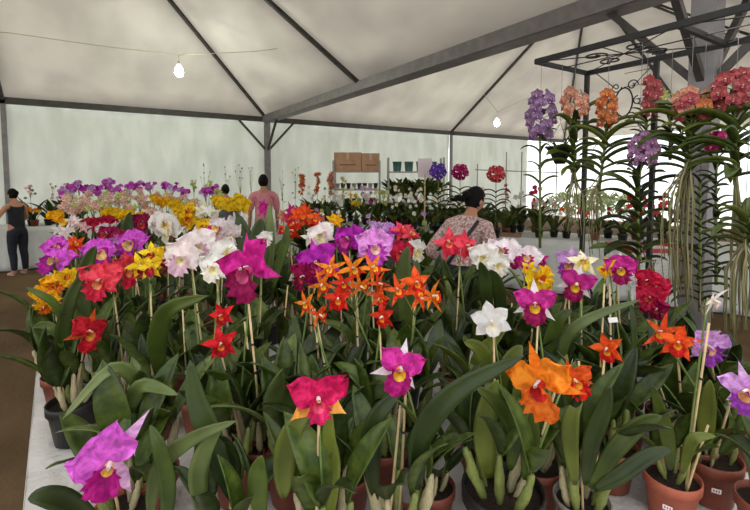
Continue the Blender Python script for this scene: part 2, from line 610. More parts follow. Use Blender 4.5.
PAL = {  # petals, sepals, lip, throat
 'mauve': ((214,96,204), (220,168,212), (158,14,110), (246,204,90)),
 'orchid': ((218,84,206), (214,100,204), (168,30,140), (240,190,120)),
 'violet': ((176,34,164), (188,44,172), (128,12,92), (200,60,140)),
 'magenta': ((202,28,136), (208,44,146), (140,10,72), (222,90,140)),
 'wine': ((150,14,70), (164,22,80), (120,8,50), (200,60,60)),
 'lilac': ((206,150,214), (214,170,220), (150,60,170), (236,170,110)),
 'pinklilac': ((228,146,220), (232,166,224), (200,70,190), (246,206,170)),
 'white': ((240,236,228), (240,236,226), (240,230,212), (244,222,140)),
 'purewhite': ((240,236,230), (240,236,230), (240,234,226), (240,230,206)),
 'blush': ((240,226,222), (238,220,218), (232,190,206), (244,226,170)),
 'whitepink': ((240,226,228), (238,222,226), (196,40,120), (244,210,120)),
 'cream': ((240,228,186), (240,228,190), (236,206,90), (232,170,50)),
 'yellow': ((244,196,26), (242,192,24), (240,176,18), (214,96,24)),
 'golden': ((246,176,20), (244,170,18), (222,110,20), (190,50,20)),
 'yellowred': ((246,200,30), (244,196,28), (150,16,40), (200,40,30)),
 'orange': ((240,132,30), (240,120,26), (236,110,30), (214,40,40)),
 'orangered': ((236,90,30), (232,76,28), (206,30,24), (246,160,40)),
 'spider': ((240,130,28), (236,110,26), (214,40,24), (246,190,50)),
 'redspider': ((226,50,28), (222,44,30), (196,20,20), (246,150,40)),
 'red': ((214,26,32), (206,22,34), (170,12,30), (236,120,40)),
 'scarlet': ((208,30,46), (226,90,40), (204,24,40), (240,150,60)),
 'coral': ((230,66,82), (228,58,78), (206,30,60), (240,150,90)),
 'crimson': ((196,24,62), (190,22,60), (160,12,50), (220,80,60)),
 'splash': ((196,44,140), (242,226,230), (150,18,80), (244,190,40)),
 'pinkwhite': ((216,50,158), (240,220,230), (170,20,110), (244,190,60)),
 'magentaorange': ((204,24,88), (244,160,70), (206,30,92), (226,80,110)),
 'beige': ((232,188,166), (230,180,160), (206,120,130), (240,210,150)),
 'rosebeige': ((222,170,170), (226,180,172), (190,100,130), (240,206,160)),
 'rust': ((206,106,60), (200,96,56), (170,70,50), (236,160,90)),
 'greenish': ((190,196,110), (186,194,106), (214,200,150), (220,190,80)),
 'vandalilac': ((146,112,148), (132,98,138), (110,40,120), (220,190,200)),
 'vandapeach': ((206,146,118), (198,134,108), (170,60,60), (240,206,150)),
 'vandaorange': ((200,116,62), (192,106,56), (160,50,40), (240,190,90)),
 'vandacoral': ((178,84,84), (166,74,80), (140,30,60), (230,170,140)),
 'vandapink': ((168,122,158), (156,108,148), (130,40,120), (236,200,210)),
 'vandablue': ((118,74,190), (110,66,184), (80,36,150), (220,200,230)),
 'vandamagenta': ((190,26,110), (184,22,104), (130,10,80), (230,170,190)),
 'vandared': ((222,78,84), (214,66,78), (150,24,50), (240,180,150)),
}
FL = {}
def flower_data(kind, pal, v=0, lod=0):
    k = (kind, pal, v, lod)
    if k in FL:
        return FL[k]
    pe, se, li, th = PAL[pal]
    mp, ms, ml, mt = fcol(pe), fcol(se), fcol(li), fcol(th)
    r = random.Random(v*31+len(kind)*7+1)
    b = MB()
    l = MB()
    hi = lod == 0
    nu, nv = (8, 8) if hi else (4, 4)
    if kind == 'cattleya':
        for j, a in enumerate((90, 214, 326)):
            petal(b, radians(a+r.uniform(-7, 7)), 1.12*r.uniform(0.94, 1.05), 0.21, 1, cup=0.05, nu=nu, nv=4, point=0.8, z0=-0.02, seed=v*9+j, back=r.uniform(0, 0.25))
        for j, a in enumerate((24, 156)):
            petal(b, radians(a+r.uniform(-6, 10)), 1.02, 0.46, 0, cup=0.12, ruffle=0.2, nu=nu+1, nv=nv+2, point=0.4, z0=0.03, seed=v*9+5+j, back=r.uniform(-0.12, 0.2))
        lip_tube(l, 0.9, frill=0.17, nu=8 if hi else 5, nv=18 if hi else 10)
    elif kind == 'frilly':
        for j, a in enumerate((90, 212, 328)):
            petal(b, radians(a), 0.95, 0.30, 1, cup=0.05, nu=nu, nv=4, point=0.6, z0=-0.03, seed=v*9+j, ruffle=0.1)
        for j, a in enumerate((28, 152)):
            petal(b, radians(a), 0.98, 0.64, 0, cup=0.2, ruffle=0.34, nu=nu+1, nv=nv+1, point=0.3, z0=0.04, seed=v*9+5+j)
        lip_tube(l, 0.8, frill=0.25, nu=8 if hi else 5, nv=20 if hi else 12, mouth=0.6)
    elif kind == 'butterfly':       # two broad petals up, two hanging sepals of another colour
        petal(b, radians(88), 0.5, 0.34, 0, cup=0.2, ruffle=0.2, nu=6, nv=6, point=0.3, z0=-0.05, seed=3, back=0.3)
        for j, a in enumerate((212, 328)):
            petal(b, radians(a), 0.98, 0.30, 1, cup=-0.1, nu=nu, nv=5, point=0.8, z0=0.0, seed=v*9+j, back=-0.15)
        for j, a in enumerate((30, 150)):
            petal(b, radians(a), 1.0, 0.44, 0, cup=0.25, ruffle=0.28, nu=nu+1, nv=nv+2, point=0.3, z0=0.04, seed=v*9+5+j)
        lip_tube(l, 0.62, frill=0.2, nu=7, nv=16)
    elif kind == 'fan':             # petals spread to one side, lip turned down the other way
        for a, L_, w_ in ((38, 1.5, 0.2), (284, 1.08, 0.26), (196, 0.8, 0.2)):
            petal(b, radians(a), L_, w_, 1, cup=0.12, nu=nu, nv=4, point=0.8, z0=-0.03, seed=a, back=0.1)
        for j, (a, w_) in enumerate(((68, 0.62), (150, 0.62))):
            petal(b, radians(a), 0.92, w_, 0, cup=0.16, ruffle=0.34, nu=12, nv=12, point=0.3, z0=0.03, seed=j+4)
        lip_tube(l, 0.78, frill=0.13, nu=9, nv=30, mouth=0.52)
        l.i = [0 if (m_ == 1 and q >= 30*4) else m_ for q, m_ in enumerate(l.i)]
        l.v = [Matrix.Rotation(radians(-32), 3, 'Z') @ q for q in l.v]
    elif kind == 'star':
        for j, a in enumerate((90, 18, 162, 234, 306)):
            petal(b, radians(a+r.uniform(-7, 7)), r.uniform(0.92, 1.05), 0.25, 1 if j in (0, 3, 4) else 0, cup=r.uniform(0, 0.25), nu=nu, nv=4, point=0.8, z0=0, seed=v*9+j, back=r.uniform(-0.35, 0.4), ruffle=0.04)
        lip_tube(l, 0.62, frill=0.1, nu=6 if hi else 4, nv=12 if hi else 8)
    elif kind == 'spider':
        for j, a in enumerate((90, 22, 158, 230, 310)):
            petal(b, radians(a+r.uniform(-10, 10)), r.uniform(0.95, 1.1), 0.15, 1 if j in (0, 3, 4) else 0, cup=r.uniform(-0.1, 0.3), nu=nu, nv=2, point=0.8, z0=0, seed=v*9+j, back=r.uniform(-0.55, 0.55), narrow=0.35)
        lip_tube(l, 0.5, frill=0.12, nu=5, nv=10)
    elif kind == 'open':      # flat white five-petalled flower
        for j, a in enumerate((90, 212, 328)):
            petal(b, radians(a), 0.95, 0.30, 1, cup=0.08, nu=nu, nv=4, point=0.3, z0=0, seed=v*9+j, ruffle=0.03)
        for j, a in enumerate((26, 154)):
            petal(b, radians(a), 0.95, 0.36, 0, cup=0.1, nu=nu, nv=4, point=0.3, z0=0.02, seed=v*9+5+j, ruffle=0.04)
        lip_tube(l, 0.6, frill=0.08, nu=5, nv=10)
    elif kind == 'round':     # vanda, phalaenopsis
        for j, a in enumerate((90, 210, 330)):
            petal(b, radians(a), 0.92, 0.42, 1, cup=0.08, nu=nu if hi else 3, nv=4 if hi else 3, point=0.3, z0=0, seed=v*9+j, ruffle=0.04, narrow=0.2)
        for j, a in enumerate((28, 152)):
            petal(b, radians(a), 0.92, 0.50, 0, cup=0.1, nu=nu if hi else 3, nv=4 if hi else 3, point=0.3, z0=0.03, seed=v*9+5+j, ruffle=0.05, narrow=0.2)
        lip_tube(l, 0.42, frill=0.05, nu=4, nv=8)
    me = b.me('flower', (mp, ms))
    lm = l.me('lip', (ml, mt, fcol(PAL['white'][0])))
    FL[k] = (me, lm)
    return FL[k]

def frame_M(pos, n, roll=0.0, s=1.0):
    n = Vector(n).normalized()
    up = Vector((0, 0, 1))
    x = up.cross(n)
    if x.length < 1e-4:
        x = Vector((1, 0, 0))
    x.normalize()
    y = n.cross(x)
    c, sn = cos(roll), sin(roll)
    xr, yr = x*c+y*sn, y*c-x*sn
    return Matrix(((xr.x*s, yr.x*s, n.x*s, pos.x), (xr.y*s, yr.y*s, n.y*s, pos.y), (xr.z*s, yr.z*s, n.z*s, pos.z), (0, 0, 0, 1)))

def toward(pos, yaw=0.0, pitch=0.0):
    """direction from a bloom to the camera, turned by yaw (degrees, + = to the viewer's right) and raised by pitch"""
    d = (CAM-pos)
    d.z = 0
    d.normalize()
    a = math.atan2(d.y, d.x)+radians(yaw)
    return Vector((cos(a)*cos(radians(pitch)), sin(a)*cos(radians(pitch)), sin(radians(pitch))))

def bloom(root, pos, kind, pal, size, yaw=0, pitch=10, roll=0, v=0, lod=0):
    me, lm = flower_data(kind, pal, v, lod)
    f = link('flower', me, root, frame_M(pos-root.location, toward(pos, yaw, pitch), radians(roll), size/2))
    if lod < 2:
        link('lip', lm, f)
    return f

def curve_pts(a, b, sag, n=7, up=0.0):
    a, b = Vector(a), Vector(b)
    mid = (a+b)/2+Vector(sag)
    return [(1-t)**2*a+2*t*(1-t)*mid+t*t*b for t in [i/n for i in range(n+1)]]

def vec_M(pos, d, s, azim, w=1.0):
    """place a +Z grown part along d, its arching side turned to azim"""
    d = Vector(d).normalized()
    x = Vector((cos(azim), sin(azim), 0))
    x = x-d*x.dot(d)
    x.normalize()
    y = d.cross(x)
    return Matrix(((x.x*s, y.x*s*w, d.x*s, pos.x), (x.y*s, y.y*s*w, d.y*s, pos.y), (x.z*s, y.z*s*w, d.z*s, pos.z), (0, 0, 0, 1)))

BLOCK = []      # blooms that must stay in sight: (px, py, depth, radius in px)
PICK = random.Random(5)
def clear(pts, own=0.0):
    for p in pts:
        x, y, z = P(p)
        for bx, by, bd, br in BLOCK:
            if z < bd-0.01 and (x-bx)**2+(y-by)**2 < (br*0.62)**2:
                return False
    return True

def leaf_tip(M, me):
    vs = me.vertices
    k = len(vs)//2
    return [M @ vs[int(k*q)].co for q in (0.25, 0.45, 0.6, 0.75, 0.9, 0.98)]

def add_leaf(root, pos, d, L, azim, style, mats, w=1.0, tries=7, zmax=None):
    for k in range(tries):
        v = PICK.randrange(7)
        me = leaf_data(style, v, PICK.choice(mats))
        M = vec_M(pos, d, L, azim, w)
        pts = leaf_tip(M, me)
        if clear(pts) and (zmax is None or max(p.z for p in pts) < zmax):
            M.translation = M.translation-root.location
            return link('leaf', me, root, M)
        azim += PICK.uniform(0.6, 1.6)
        L *= 0.9
        d = Vector(d)+Vector((PICK.uniform(-0.3, 0.3), PICK.uniform(-0.3, 0.3), 0))
    return None

def ribbon_leaf(root, pts, wd, m, fold=0.3, face=None, kind='ellipse', name='leaf'):
    """one particular leaf along a path of world points"""
    pts = [Vector(p) for p in pts]
    n = 12
    segs = len(pts)-1
    path = []
    for i in range(n+1):
        t = i/n*segs
        k = min(int(t), segs-1)
        u = t-k
        p0, p1, p2, p3 = pts[max(k-1, 0)], pts[k], pts[k+1], pts[min(k+2, segs)]
        path.append(0.5*((2*p1)+(p2-p0)*u+(2*p0-5*p1+4*p2-p3)*u*u+(3*p1-p0-3*p2+p3)*u**3))
    vs, fs = [], []
    nv = 4
    for i, p in enumerate(path):
        t = i/n
        tg = (path[min(i+1, n)]-path[max(i-1, 0)]).normalized()
        view = (CAM-p).normalized() if face is None else Vector(face)
        x = tg.cross(view).normalized()
        nn = x.cross(tg)
        w = wd*0.42*(max(0.22*(1-t), sin(pi*min(1, t**0.85))**0.7) if t < 1 else 0.02)
        for b in range(nv+1):
            s = -1+2*b/nv
            vs.append(p+x*s*w+nn*fold*w*abs(s)**1.4-root.location)
    for a in range(n):
        for b in range(nv):
            fs.append((a*(nv+1)+b, a*(nv+1)+b+1, (a+1)*(nv+1)+b+1, (a+1)*(nv+1)+b))
    return link(name, solid(mesh(name, vs, fs, LEAFM[m]), 0.0022), root)

def sticker(root, c, n, w=0.022, h=0.014):
    """a small white price label with a line of red print"""
    b = MB()
    b.box((-w/2, -h/2, 0), (w/2, h/2, 0.0008), 0)
    for k in range(3):
        x = (k-1)*w*0.27
        b.box((x-w*0.07, -h*0.24, 0.0008), (x+w*0.07, h*0.24, 0.0012), 1)
    return link('price_label', b.me('price_label', LABELM, False), root, frame_M(Vector(c)-root.location, n))

PLANTS = []
def plant(label, blooms, pot=None, potk='brown', lod=0, nb=4, style='broad', mats=(0, 1, 1), group=None, hl=0.2,
          stake=True, leaves=(), psize=0.15, name='potted_orchid', zcap=None, off=(0, 0), nl=None, hb=0.15, stick=None):
    """queue one potted orchid; blooms are (px, py, depth, kind, palette, size, yaw, pitch, roll)"""
    bl = [(W(b[0], b[1], b[2]),)+tuple(b[3:]) for b in blooms]
    for b in blooms:
        BLOCK.append((b[0], b[1], b[2], b[5]*F/b[2]/2))
    if pot:
        rz, lo, hi = ZT+0.006+psize*0.88, 0.2, 20.0
        for _ in range(60):          # the pot whose rim is seen at this pixel
            md = (lo+hi)/2
            if W(pot[0], pot[1], md).z > rz:
                lo = md
            else:
                hi = md
        p = W(pot[0], pot[1], lo)
        fixed = True
    else:
        p = sum((b[0] for b in bl), Vector())/len(bl)
        fixed = False
        d = Vector((p.x, p.y, 0)).normalized()
        p = p+Vector((off[0], off[1], 0))+d*0.03
    x, y = Tinv(p)
    if not fixed:
        x = min(max(x, TX0+0.09), TX1-0.09)
        y = min(max(y, TY0+0.1), TY1-0.1)
    PLANTS.append(dict(label=label, bl=bl, x=x, y=y, fixed=fixed, potk=potk, lod=lod, nb=nb, style=style, mats=mats, group=group, hl=hl,
                       stake=stake, leaves=leaves, ps=psize, name=name, zcap=zcap, nl=nl, hb=hb, stick=stick))

def relax(n=80):
    for it in range(n):
        for i, a in enumerate(PLANTS):
            for b in PLANTS[i+1:]:
                dx, dy = b['x']-a['x'], b['y']-a['y']
                mind = (a['ps']+b['ps'])*0.52
                d = sqrt(dx*dx+dy*dy)
                if d < mind:
                    if d < 1e-4:
                        dx, dy, d = 0.01, 0.01, 0.014
                    k = (mind-d)/d*0.5
                    wa, wb = (0 if a['fixed'] else 1), (0 if b['fixed'] else 1)
                    if wa+wb == 0:
                        continue
                    k *= 2/(wa+wb) if wa+wb == 1 else 1
                    a['x'] -= dx*k*wa
                    a['y'] -= dy*k*wa
                    b['x'] += dx*k*wb
                    b['y'] += dy*k*wb
        for a in PLANTS:
            if not a['fixed']:
                a['x'] = min(max(a['x'], TX0+0.1), TX1-0.1)
                a['y'] = min(max(a['y'], TY0+0.1), TY1-0.1)

def build_plant(p, zt=None, at=None):
    lod = p['lod']
    base = at if at is not None else T(p['x'], p['y'], ZT+0.006)
    r = random.Random(int(base.x*1e4)*7+int(base.y*1e4))
    root = thing(p['name'], p['label'], 'orchid', base, p['group'])
    ps = p['ps']
    ph = ps*0.88
    S = Matrix.Diagonal((ps, ps, ph, 1))
    link('pot', pot_data(p['potk'], lod), root, S)
    link('growing_medium', soil_data(0 if lod == 0 else 1), root, S)
    top = base.z+ph*0.9
    bl = p['bl']
    nb = p['nb']
    zb = min(b[0].z for b in bl) if bl else top+0.3
    if p['zcap']:
        zb = p['zcap']
    bulbs = []
    nb += 2 if lod < 2 else 0
    for k in range(nb):
        a = 2*pi*(k+r.uniform(-0.3, 0.3))/max(nb, 1)
        rad = ps*0.5*r.uniform(0.15, 0.6)
        q = Vector((base.x+rad*cos(a), base.y+rad*sin(a), top-0.01))
        d = Vector((cos(a)*r.uniform(0.05, 0.38), sin(a)*r.uniform(0.05, 0.38), 1)).normalized()
        hb = min(p['hb'], max(0.05, (zb-top)*0.45))*r.uniform(0.75, 1.15)
        e = q+d*hb
        if lod < 2:
            mi = 1 if r.random() < 0.4 else 0
            M = vec_M(q-root.location, d, hb, a, 0.9)
            link('pseudobulb', bulb_data(r.randrange(5), mi), root, M)
        bulbs.append((q, e, d, a))
        nl = p['nl'] or (2 if r.random() < 0.6 else 1)
        for j in range(nl):
            az = a+r.uniform(-0.8, 0.8)+(pi*j if nl > 1 else 0)
            L = min(p['hl'], max(0.1, (zb-e.z)*1.05+0.03))*r.uniform(0.8, 1.2)
            dd = d+Vector((cos(az), sin(az), 0))*r.uniform(0.02, 0.45)
            add_leaf(root, e-d*0.01, dd, L, az, p['style'], p['mats'], r.uniform(0.9, 1.25), zmax=(zb+0.06 if bl else None))
    for spec in p['leaves']:
        ribbon_leaf(root, [W(*q) for q in spec[0]], spec[1], spec[2], fold=spec[3] if len(spec) > 3 else 0.3)
    if bl:
        cen = sum((b[0] for b in bl), Vector())/len(bl)
        src = min(bulbs, key=lambda q: (q[1]-cen).length)[1] if bulbs else base+Vector((0, 0, ph*0.9))
        b = MB()
        thick = 0.0028 if lod < 2 else 0.003
        if len(bl) == 1:
            pos = bl[0][0]
            n = toward(pos, bl[0][4] if len(bl[0]) > 4 else 0, bl[0][5] if len(bl[0]) > 5 else 0)
            e = pos-n*0.012
            b.tube(curve_pts(src, e, (0, 0, 0.04)), thick, 6 if lod == 0 else 4)
        else:
            hub = Vector((cen.x, cen.y, min(q[0].z for q in bl)-0.02))
            hub = src.lerp(hub, 0.85)
            b.tube(curve_pts(src, hub, (0, 0, 0.0), 5), thick*1.2, 6 if lod == 0 else 4)
            for q in bl:
                n = toward(q[0], q[4] if len(q) > 4 else 0, q[5] if len(q) > 5 else 0)
                b.tube(curve_pts(hub, q[0]-n*0.01, (0, 0, 0.02), 4), thick*0.75, 5 if lod == 0 else 3)
        b.v = [v-root.location for v in b.v]
        link('flower_stem', b.me('flower_stem', STEMM), root)
        for i, q in enumerate(bl):
            pos, kind, pal, size = q[:4]
            yaw = q[4] if len(q) > 4 else r.uniform(-40, 40)
            pit = q[5] if len(q) > 5 else r.uniform(-5, 35)
            rol = q[6] if len(q) > 6 else r.uniform(-20, 20)
            if len(bl) > 1 or lod:
                yaw, pit, rol = yaw+r.uniform(-28, 28), pit+r.uniform(-14, 22), rol+r.uniform(-18, 18)
            bloom(root, pos, kind, pal, size, yaw, pit, rol, v=r.randrange(5), lod=lod)
        if p['stake'] and lod < 2 and r.random() < 0.55:
            a = r.uniform(0, 2*pi)
            s0 = Vector((base.x+0.3*ps*cos(a), base.y+0.3*ps*sin(a), base.z+0.03))
            s1 = s0+Vector((r.uniform(-.05, .05), r.uniform(-.05, .05), (zb-base.z)*r.uniform(.6, .95)))
            if clear([s1, s0.lerp(s1, .8), s0.lerp(s1, .6)]):
                link('stake', MB().tube([s0-root.location, s1-root.location], [0.0034, 0.003], 6).me('stake', BAMBOO), root)
        if p['stake'] and lod < 2:
            s0 = Vector((base.x+r.uniform(-0.3, 0.3)*ps, base.y+r.uniform(-0.3, 0.3)*ps, base.z+0.03))
            s1 = src.lerp(cen, 0.8)
            s1 = s0+(s1-s0)*1.05
            m = MB().tube([s0-root.location, s0.lerp(s1, 0.5)-root.location+Vector((0.004, 0.003, 0)), s1-root.location], [0.0036, 0.0034, 0.003], 6)
            link('stake', m.me('stake', BAMBOO), root)
            if lod == 0:
                tp = s0.lerp(s1, 0.72)-root.location
                link('tie', MB().lathe([(0.0045, -0.003), (0.006, -0.0015), (0.006, 0.0015), (0.0045, 0.003)], 8, tp).me('tie', POTM['black']), root)
    if lod == 0 and p['stick']:
        n = toward(base, p['stick'], -8)
        sticker(root, base+Vector((n.x, n.y, 0))*(ps*0.428+0.0012)+Vector((0, 0, ph*0.5)), n)
    return root

# ------------------------------------------------------------------ the orchids one can single out, near ones first
plant('terracotta potted orchid with one large mauve bloom with a dark magenta lip', [(110, 462, .88, 'fan', 'mauve', .152, -8, 6, 12)],
      pot=(126, 504, 1.0), potk='terracotta', nb=4, hl=.2, leaves=[([(100,525,.97),(70,503,.9),(45,496,.86),(28,499,.84)], .05, 0), ([(150,520,1.0),(158,470,.98),(190,440,.95),(236,421,.92)], .042, 2),
      ([(165,530,.98),(168,490,.95),(160,450,.93),(150,425,.93)], .04, 1)])
plant('black potted orchid with a velvety red bloom by the white cloth edge', [(88, 331, 1.5, 'cattleya', 'scarlet', .14, 25, 0, -25)],
      pot=(73, 400, 1.62), potk='black', nb=4, hl=.22, psize=.165, leaves=[([(68,392,1.55),(62,350,1.5),(70,300,1.48),(92,262,1.5)], .055, 0), ([(64,350,1.5),(55,330,1.48),(42,325,1.46),(34,328,1.44)], .035, 1),
      ([(66,330,1.5),(55,305,1.47),(42,295,1.44),(25,287,1.42)], .03, 1)])
plant('orchid with two small star-shaped red blooms on one upright stalk', [(221, 343, 1.18, 'star', 'red', .105, 5, 5, 10), (222, 315, 1.24, 'star', 'red', .085, -30, 20, 40)],
      hl=.2, nb=4, pot=(238, 455, 1.32), potk='brown')
plant('orchid with a magenta bloom edged below by two orange sepals, tied to a bamboo stake', [(318, 398, .9, 'butterfly', 'magentaorange', .138, 5, 12, 0)],
      pot=(322, 540, .98), potk='brown', nb=4, hl=.19, leaves=[([(284,498,.95),(285,460,.93),(293,430,.92),(310,412,.92)], .06, 3), ([(330,520,.95),(332,470,.93),(328,440,.92),(330,410,.91)], .045, 3), ([(310,520,.94),(312,480,.93),(325,450,.93),(333,425,.93)], .05, 1)])
plant('orchid with a pink and white bloom around a yellow throat beside a leaning bamboo stake', [(400, 367, .96, 'cattleya', 'pinkwhite', .118, 8, 5, -22)],
      pot=(398, 525, 1.05), potk='brown', nb=5, hl=.2, leaves=[([(376,500,1.0),(370,450,.99),(378,415,.98),(402,390,.98)], .055, 0), ([(418,490,.95),(420,440,.92),(455,392,.88),(524,356,.84)], .055, 0)])
plant('orchid in a wide basket of bark with a big ruffled orange bloom over arching leaves', [(541, 381, .9, 'cattleya', 'orange', .152, -6, 6, 12), (574, 379, 1.0, 'cattleya', 'orangered', .09, 40, 5, 20)],
      pot=(503, 486, 1.08), potk='black', psize=.2, nb=5, hl=.2, leaves=[([(510,470,1.03),(514,430,1.0),(500,405,.98),(476,387,.96)], .05, 1), ([(490,478,1.05),(484,440,1.03),(488,405,1.03),(498,380,1.03)], .06, 3), ([(525,480,1.02),(530,440,1.0),(528,410,1.0),(524,390,1.0)], .05, 1)])
plant('orchid with a single open white bloom above two olive leaves', [(491, 321, 1.2, 'open', 'purewhite', .122, 0, 5, 14)],
      pot=(486, 452, 1.42), potk='brown', nb=3, hl=.18, leaves=[([(492,420,1.3),(490,380,1.28),(480,350,1.26),(464,342,1.25)], .06, 3), ([(500,420,1.3),(505,385,1.28),(512,360,1.27),(522,345,1.27)], .07, 3)])
plant('orchid with one magenta and white bloom with a yellow throat under the bright yellow flower', [(535, 303, 1.25, 'cattleya', 'splash', .125, 0, 5, 0)], hl=.2, nb=4, mats=(1,1,3))
plant('orchid with a small orange-red bloom nodding over dark strap leaves', [(607, 348, 1.14, 'star', 'orangered', .1, -10, 0, 20)], pot=(582, 497, 1.05), potk='clear', psize=.14, nb=5, hl=.25, style='narrow', mats=(0,0,1), nl=2,
      leaves=[([(585,485,1.03),(592,440,1.0),(604,410,.98),(610,385,.97)], .045, 0), ([(590,488,1.02),(615,450,.99),(640,425,.97),(662,416,.95)], .045, 1), ([(594,490,1.01),(620,475,.98),(650,455,.96),(672,450,.95)], .04, 0), ([(575,485,1.04),(570,440,1.02),(572,415,1.0),(582,398,1.0)], .045, 3)])
plant('orchid with orange-red blooms beside the frilled lilac flower', [(662, 332, 1.2, 'spider', 'orangered', .11, -25, 5, 20), (678, 342, 1.16, 'star', 'orangered', .11, 10, 0, -10)], hl=.2, nb=4, pot=(690, 440, 1.36), potk='brown')
plant('orchid with a frilled lilac bloom with a purple lip facing the post', [(706, 345, 1.16, 'frilly', 'lilac', .11, 45, -5, 5)], hl=.18, nb=3, pot=(745, 424, 1.4), potk='brown')
plant('orchid in a terracotta pot with a price sticker and a nodding thin-petalled white bloom', [(713, 300, 1.12, 'spider', 'blush', .085, 60, -10, 30)], pot=(672, 474, 1.08), potk='terracotta', psize=.14, nb=3, hl=.15, hb=.1, zcap=1.1, stick=-6,
      leaves=[([(670,470,1.07),(668,440,1.04),(660,410,1.02),(652,385,1.0)], .036, 1), ([(682,474,1.05),(690,445,1.03),(698,437,1.02),(716,436,1.01)], .03, 3)])
plant('orchid in a reddish brown pot with a price sticker behind the terracotta pot', [(650, 372, 1.3, 'star', 'orangered', .05, 20, 0, 0)], pot=(712, 455, 1.2), potk='brown', psize=.15, nb=3, hl=.15, hb=.1, zcap=1.12, stick=12,
      leaves=[([(706,450,1.2),(706,425,1.19),(708,400,1.18),(710,380,1.17)], .05, 3), ([(720,455,1.18),(735,440,1.15),(748,450,1.13),(752,475,1.11)], .04, 0)])
plant('orchid with a pale lilac bloom cut by the frame edge beside the brown pot', [(748, 390, .98, 'cattleya', 'lilac', .11, -20, 0, 15)], hl=.16, nb=3, pot=(772, 500, 1.1))
plant('orchid with a spray of spidery orange blooms in front of the red cluster', [(398, 290, 1.26, 'spider', 'orangered', .1, -30, 10, 10), (416, 282, 1.28, 'star', 'orangered', .105, 0, 15, 0), (432, 296, 1.25, 'spider', 'spider', .1, 30, 5, 40), (420, 298, 1.22, 'spider', 'orangered', .09, 10, -5, 200)],
      hl=.22, nb=5, pot=(412, 420, 1.5))
plant('orchid with drooping red blooms with yellow throats left of the spidery orange spray', [(383, 316, 1.24, 'star', 'redspider', .09, -10, -10, 30), (380, 298, 1.3, 'star', 'orangered', .08, -40, 5, 60)], hl=.2, nb=4)
plant('orchid with a dense cluster of starry orange and red blooms beside the violet flower', [(330, 268, 1.4, 'spider', 'spider', .11, -20, 20, 0), (352, 268, 1.42, 'spider', 'spider', .12, 0, 15, 30), (372, 268, 1.42, 'spider', 'spider', .11, 15, 15, 10),
      (322, 284, 1.36, 'spider', 'spider', .1, -35, 0, 50), (338, 298, 1.33, 'star', 'redspider', .105, -5, 0, 10), (360, 286, 1.38, 'spider', 'spider', .1, 10, 0, 70), (378, 283, 1.36, 'spider', 'orangered', .09, 30, 0, 20), (343, 283, 1.4, 'spider', 'redspider', .09, 0, 0, 0)],
      hl=.2, nb=5, zcap=1.3)
plant('orchid with two small orange blooms opening below the starry orange cluster', [(306, 303, 1.25, 'spider', 'spider', .085, -10, 0, 20), (319, 314, 1.22, 'spider', 'orangered', .08, 15, -5, 60)], hl=.18, nb=4)
plant('orchid with one very large magenta bloom with long petals facing left', [(250, 268, 1.15, 'cattleya', 'magenta', .185, -42, 5, 22)], hl=.22, nb=4, pot=(262, 440, 1.45), zcap=1.34)
plant('orchid with a white bloom with a yellow centre below the ruffled white flowers', [(215, 268, 1.3, 'frilly', 'white', .1, -5, 5, 0), (224, 252, 1.38, 'frilly', 'white', .1, 10, 20, 20)], hl=.18, nb=4)
plant('orchid with big ruffled white blooms beside the yellow and red-lipped cluster', [(183, 257, 1.5, 'frilly', 'blush', .14, -15, 15, -10), (198, 245, 1.56, 'frilly', 'blush', .14, 15, 20, 15)], hl=.2, nb=5)
plant('orchid with a cluster of yellow blooms with dark red lips', [(140, 265, 1.5, 'star', 'yellowred', .1, -20, 5, 10), (152, 253, 1.55, 'star', 'yellowred', .1, 0, 15, 0), (163, 258, 1.52, 'star', 'yellowred', .1, 25, 10, 20), (150, 268, 1.46, 'star', 'yellowred', .09, 0, -5, 0)], hl=.2, nb=4, zcap=1.36)
plant('orchid with large double-looking coral red blooms near the left table edge', [(102, 280, 1.5, 'frilly', 'coral', .15, -10, 10, 10), (124, 270, 1.58, 'frilly', 'coral', .14, 20, 15, -15)], hl=.2, nb=4)
plant('orchid with a full cluster of golden yellow blooms overhanging the white cloth edge', [(45, 293, 1.7, 'frilly', 'golden', .1, -30, 0, 0), (56, 284, 1.72, 'frilly', 'golden', .11, 0, 15, 20), (67, 278, 1.74, 'frilly', 'yellow', .1, 20, 20, 0), (50, 301, 1.68, 'frilly', 'golden', .09, -20, -10, 40), (44, 306, 1.66, 'frilly', 'golden', .07, -20, -20, 10)], hl=.2, nb=4)
plant('orchid with bright purple-pink blooms just behind the golden yellow cluster', [(58, 260, 2.0, 'cattleya', 'orchid', .17, -15, 10, 0), (55, 247, 2.1, 'frilly', 'orchid', .12, -10, 20, 10)], hl=.2, nb=4)
plant('orchid with rosy purple blooms between the purple-pink and coral flowers', [(98, 252, 2.0, 'frilly', 'orchid', .15, 0, 10, 0), (112, 247, 2.1, 'frilly', 'lilac', .11, 20, 10, 20)], hl=.2, nb=4, lod=1)
plant('orchid with a round purple bloom behind the yellow red-lipped cluster', [(132, 243, 2.1, 'frilly', 'orchid', .16, 0, 15, 0)], hl=.2, nb=4, lod=1)
plant('orchid with a violet bloom with a wine-dark lip left of the starry orange cluster', [(318, 262, 1.5, 'cattleya', 'violet', .17, -20, 10, 5), (305, 276, 1.46, 'frilly', 'wine', .11, -25, 0, 0)], hl=.2, nb=4)
plant('orchid with a deep magenta bloom beside the large pink-lilac one', [(350, 240, 1.9, 'frilly', 'violet', .16, -15, 10, 0)], hl=.2, nb=4, lod=1)
plant('orchid with a large soft pink-lilac bloom above the starry orange cluster', [(374, 246, 1.6, 'frilly', 'pinklilac', .16, 10, 10, 0)], hl=.2, nb=4)
plant('orchid with crimson blooms beside the pink-lilac flower', [(400, 252, 1.9, 'frilly', 'crimson', .13, 10, 10, 0)], hl=.2, nb=4, lod=1)
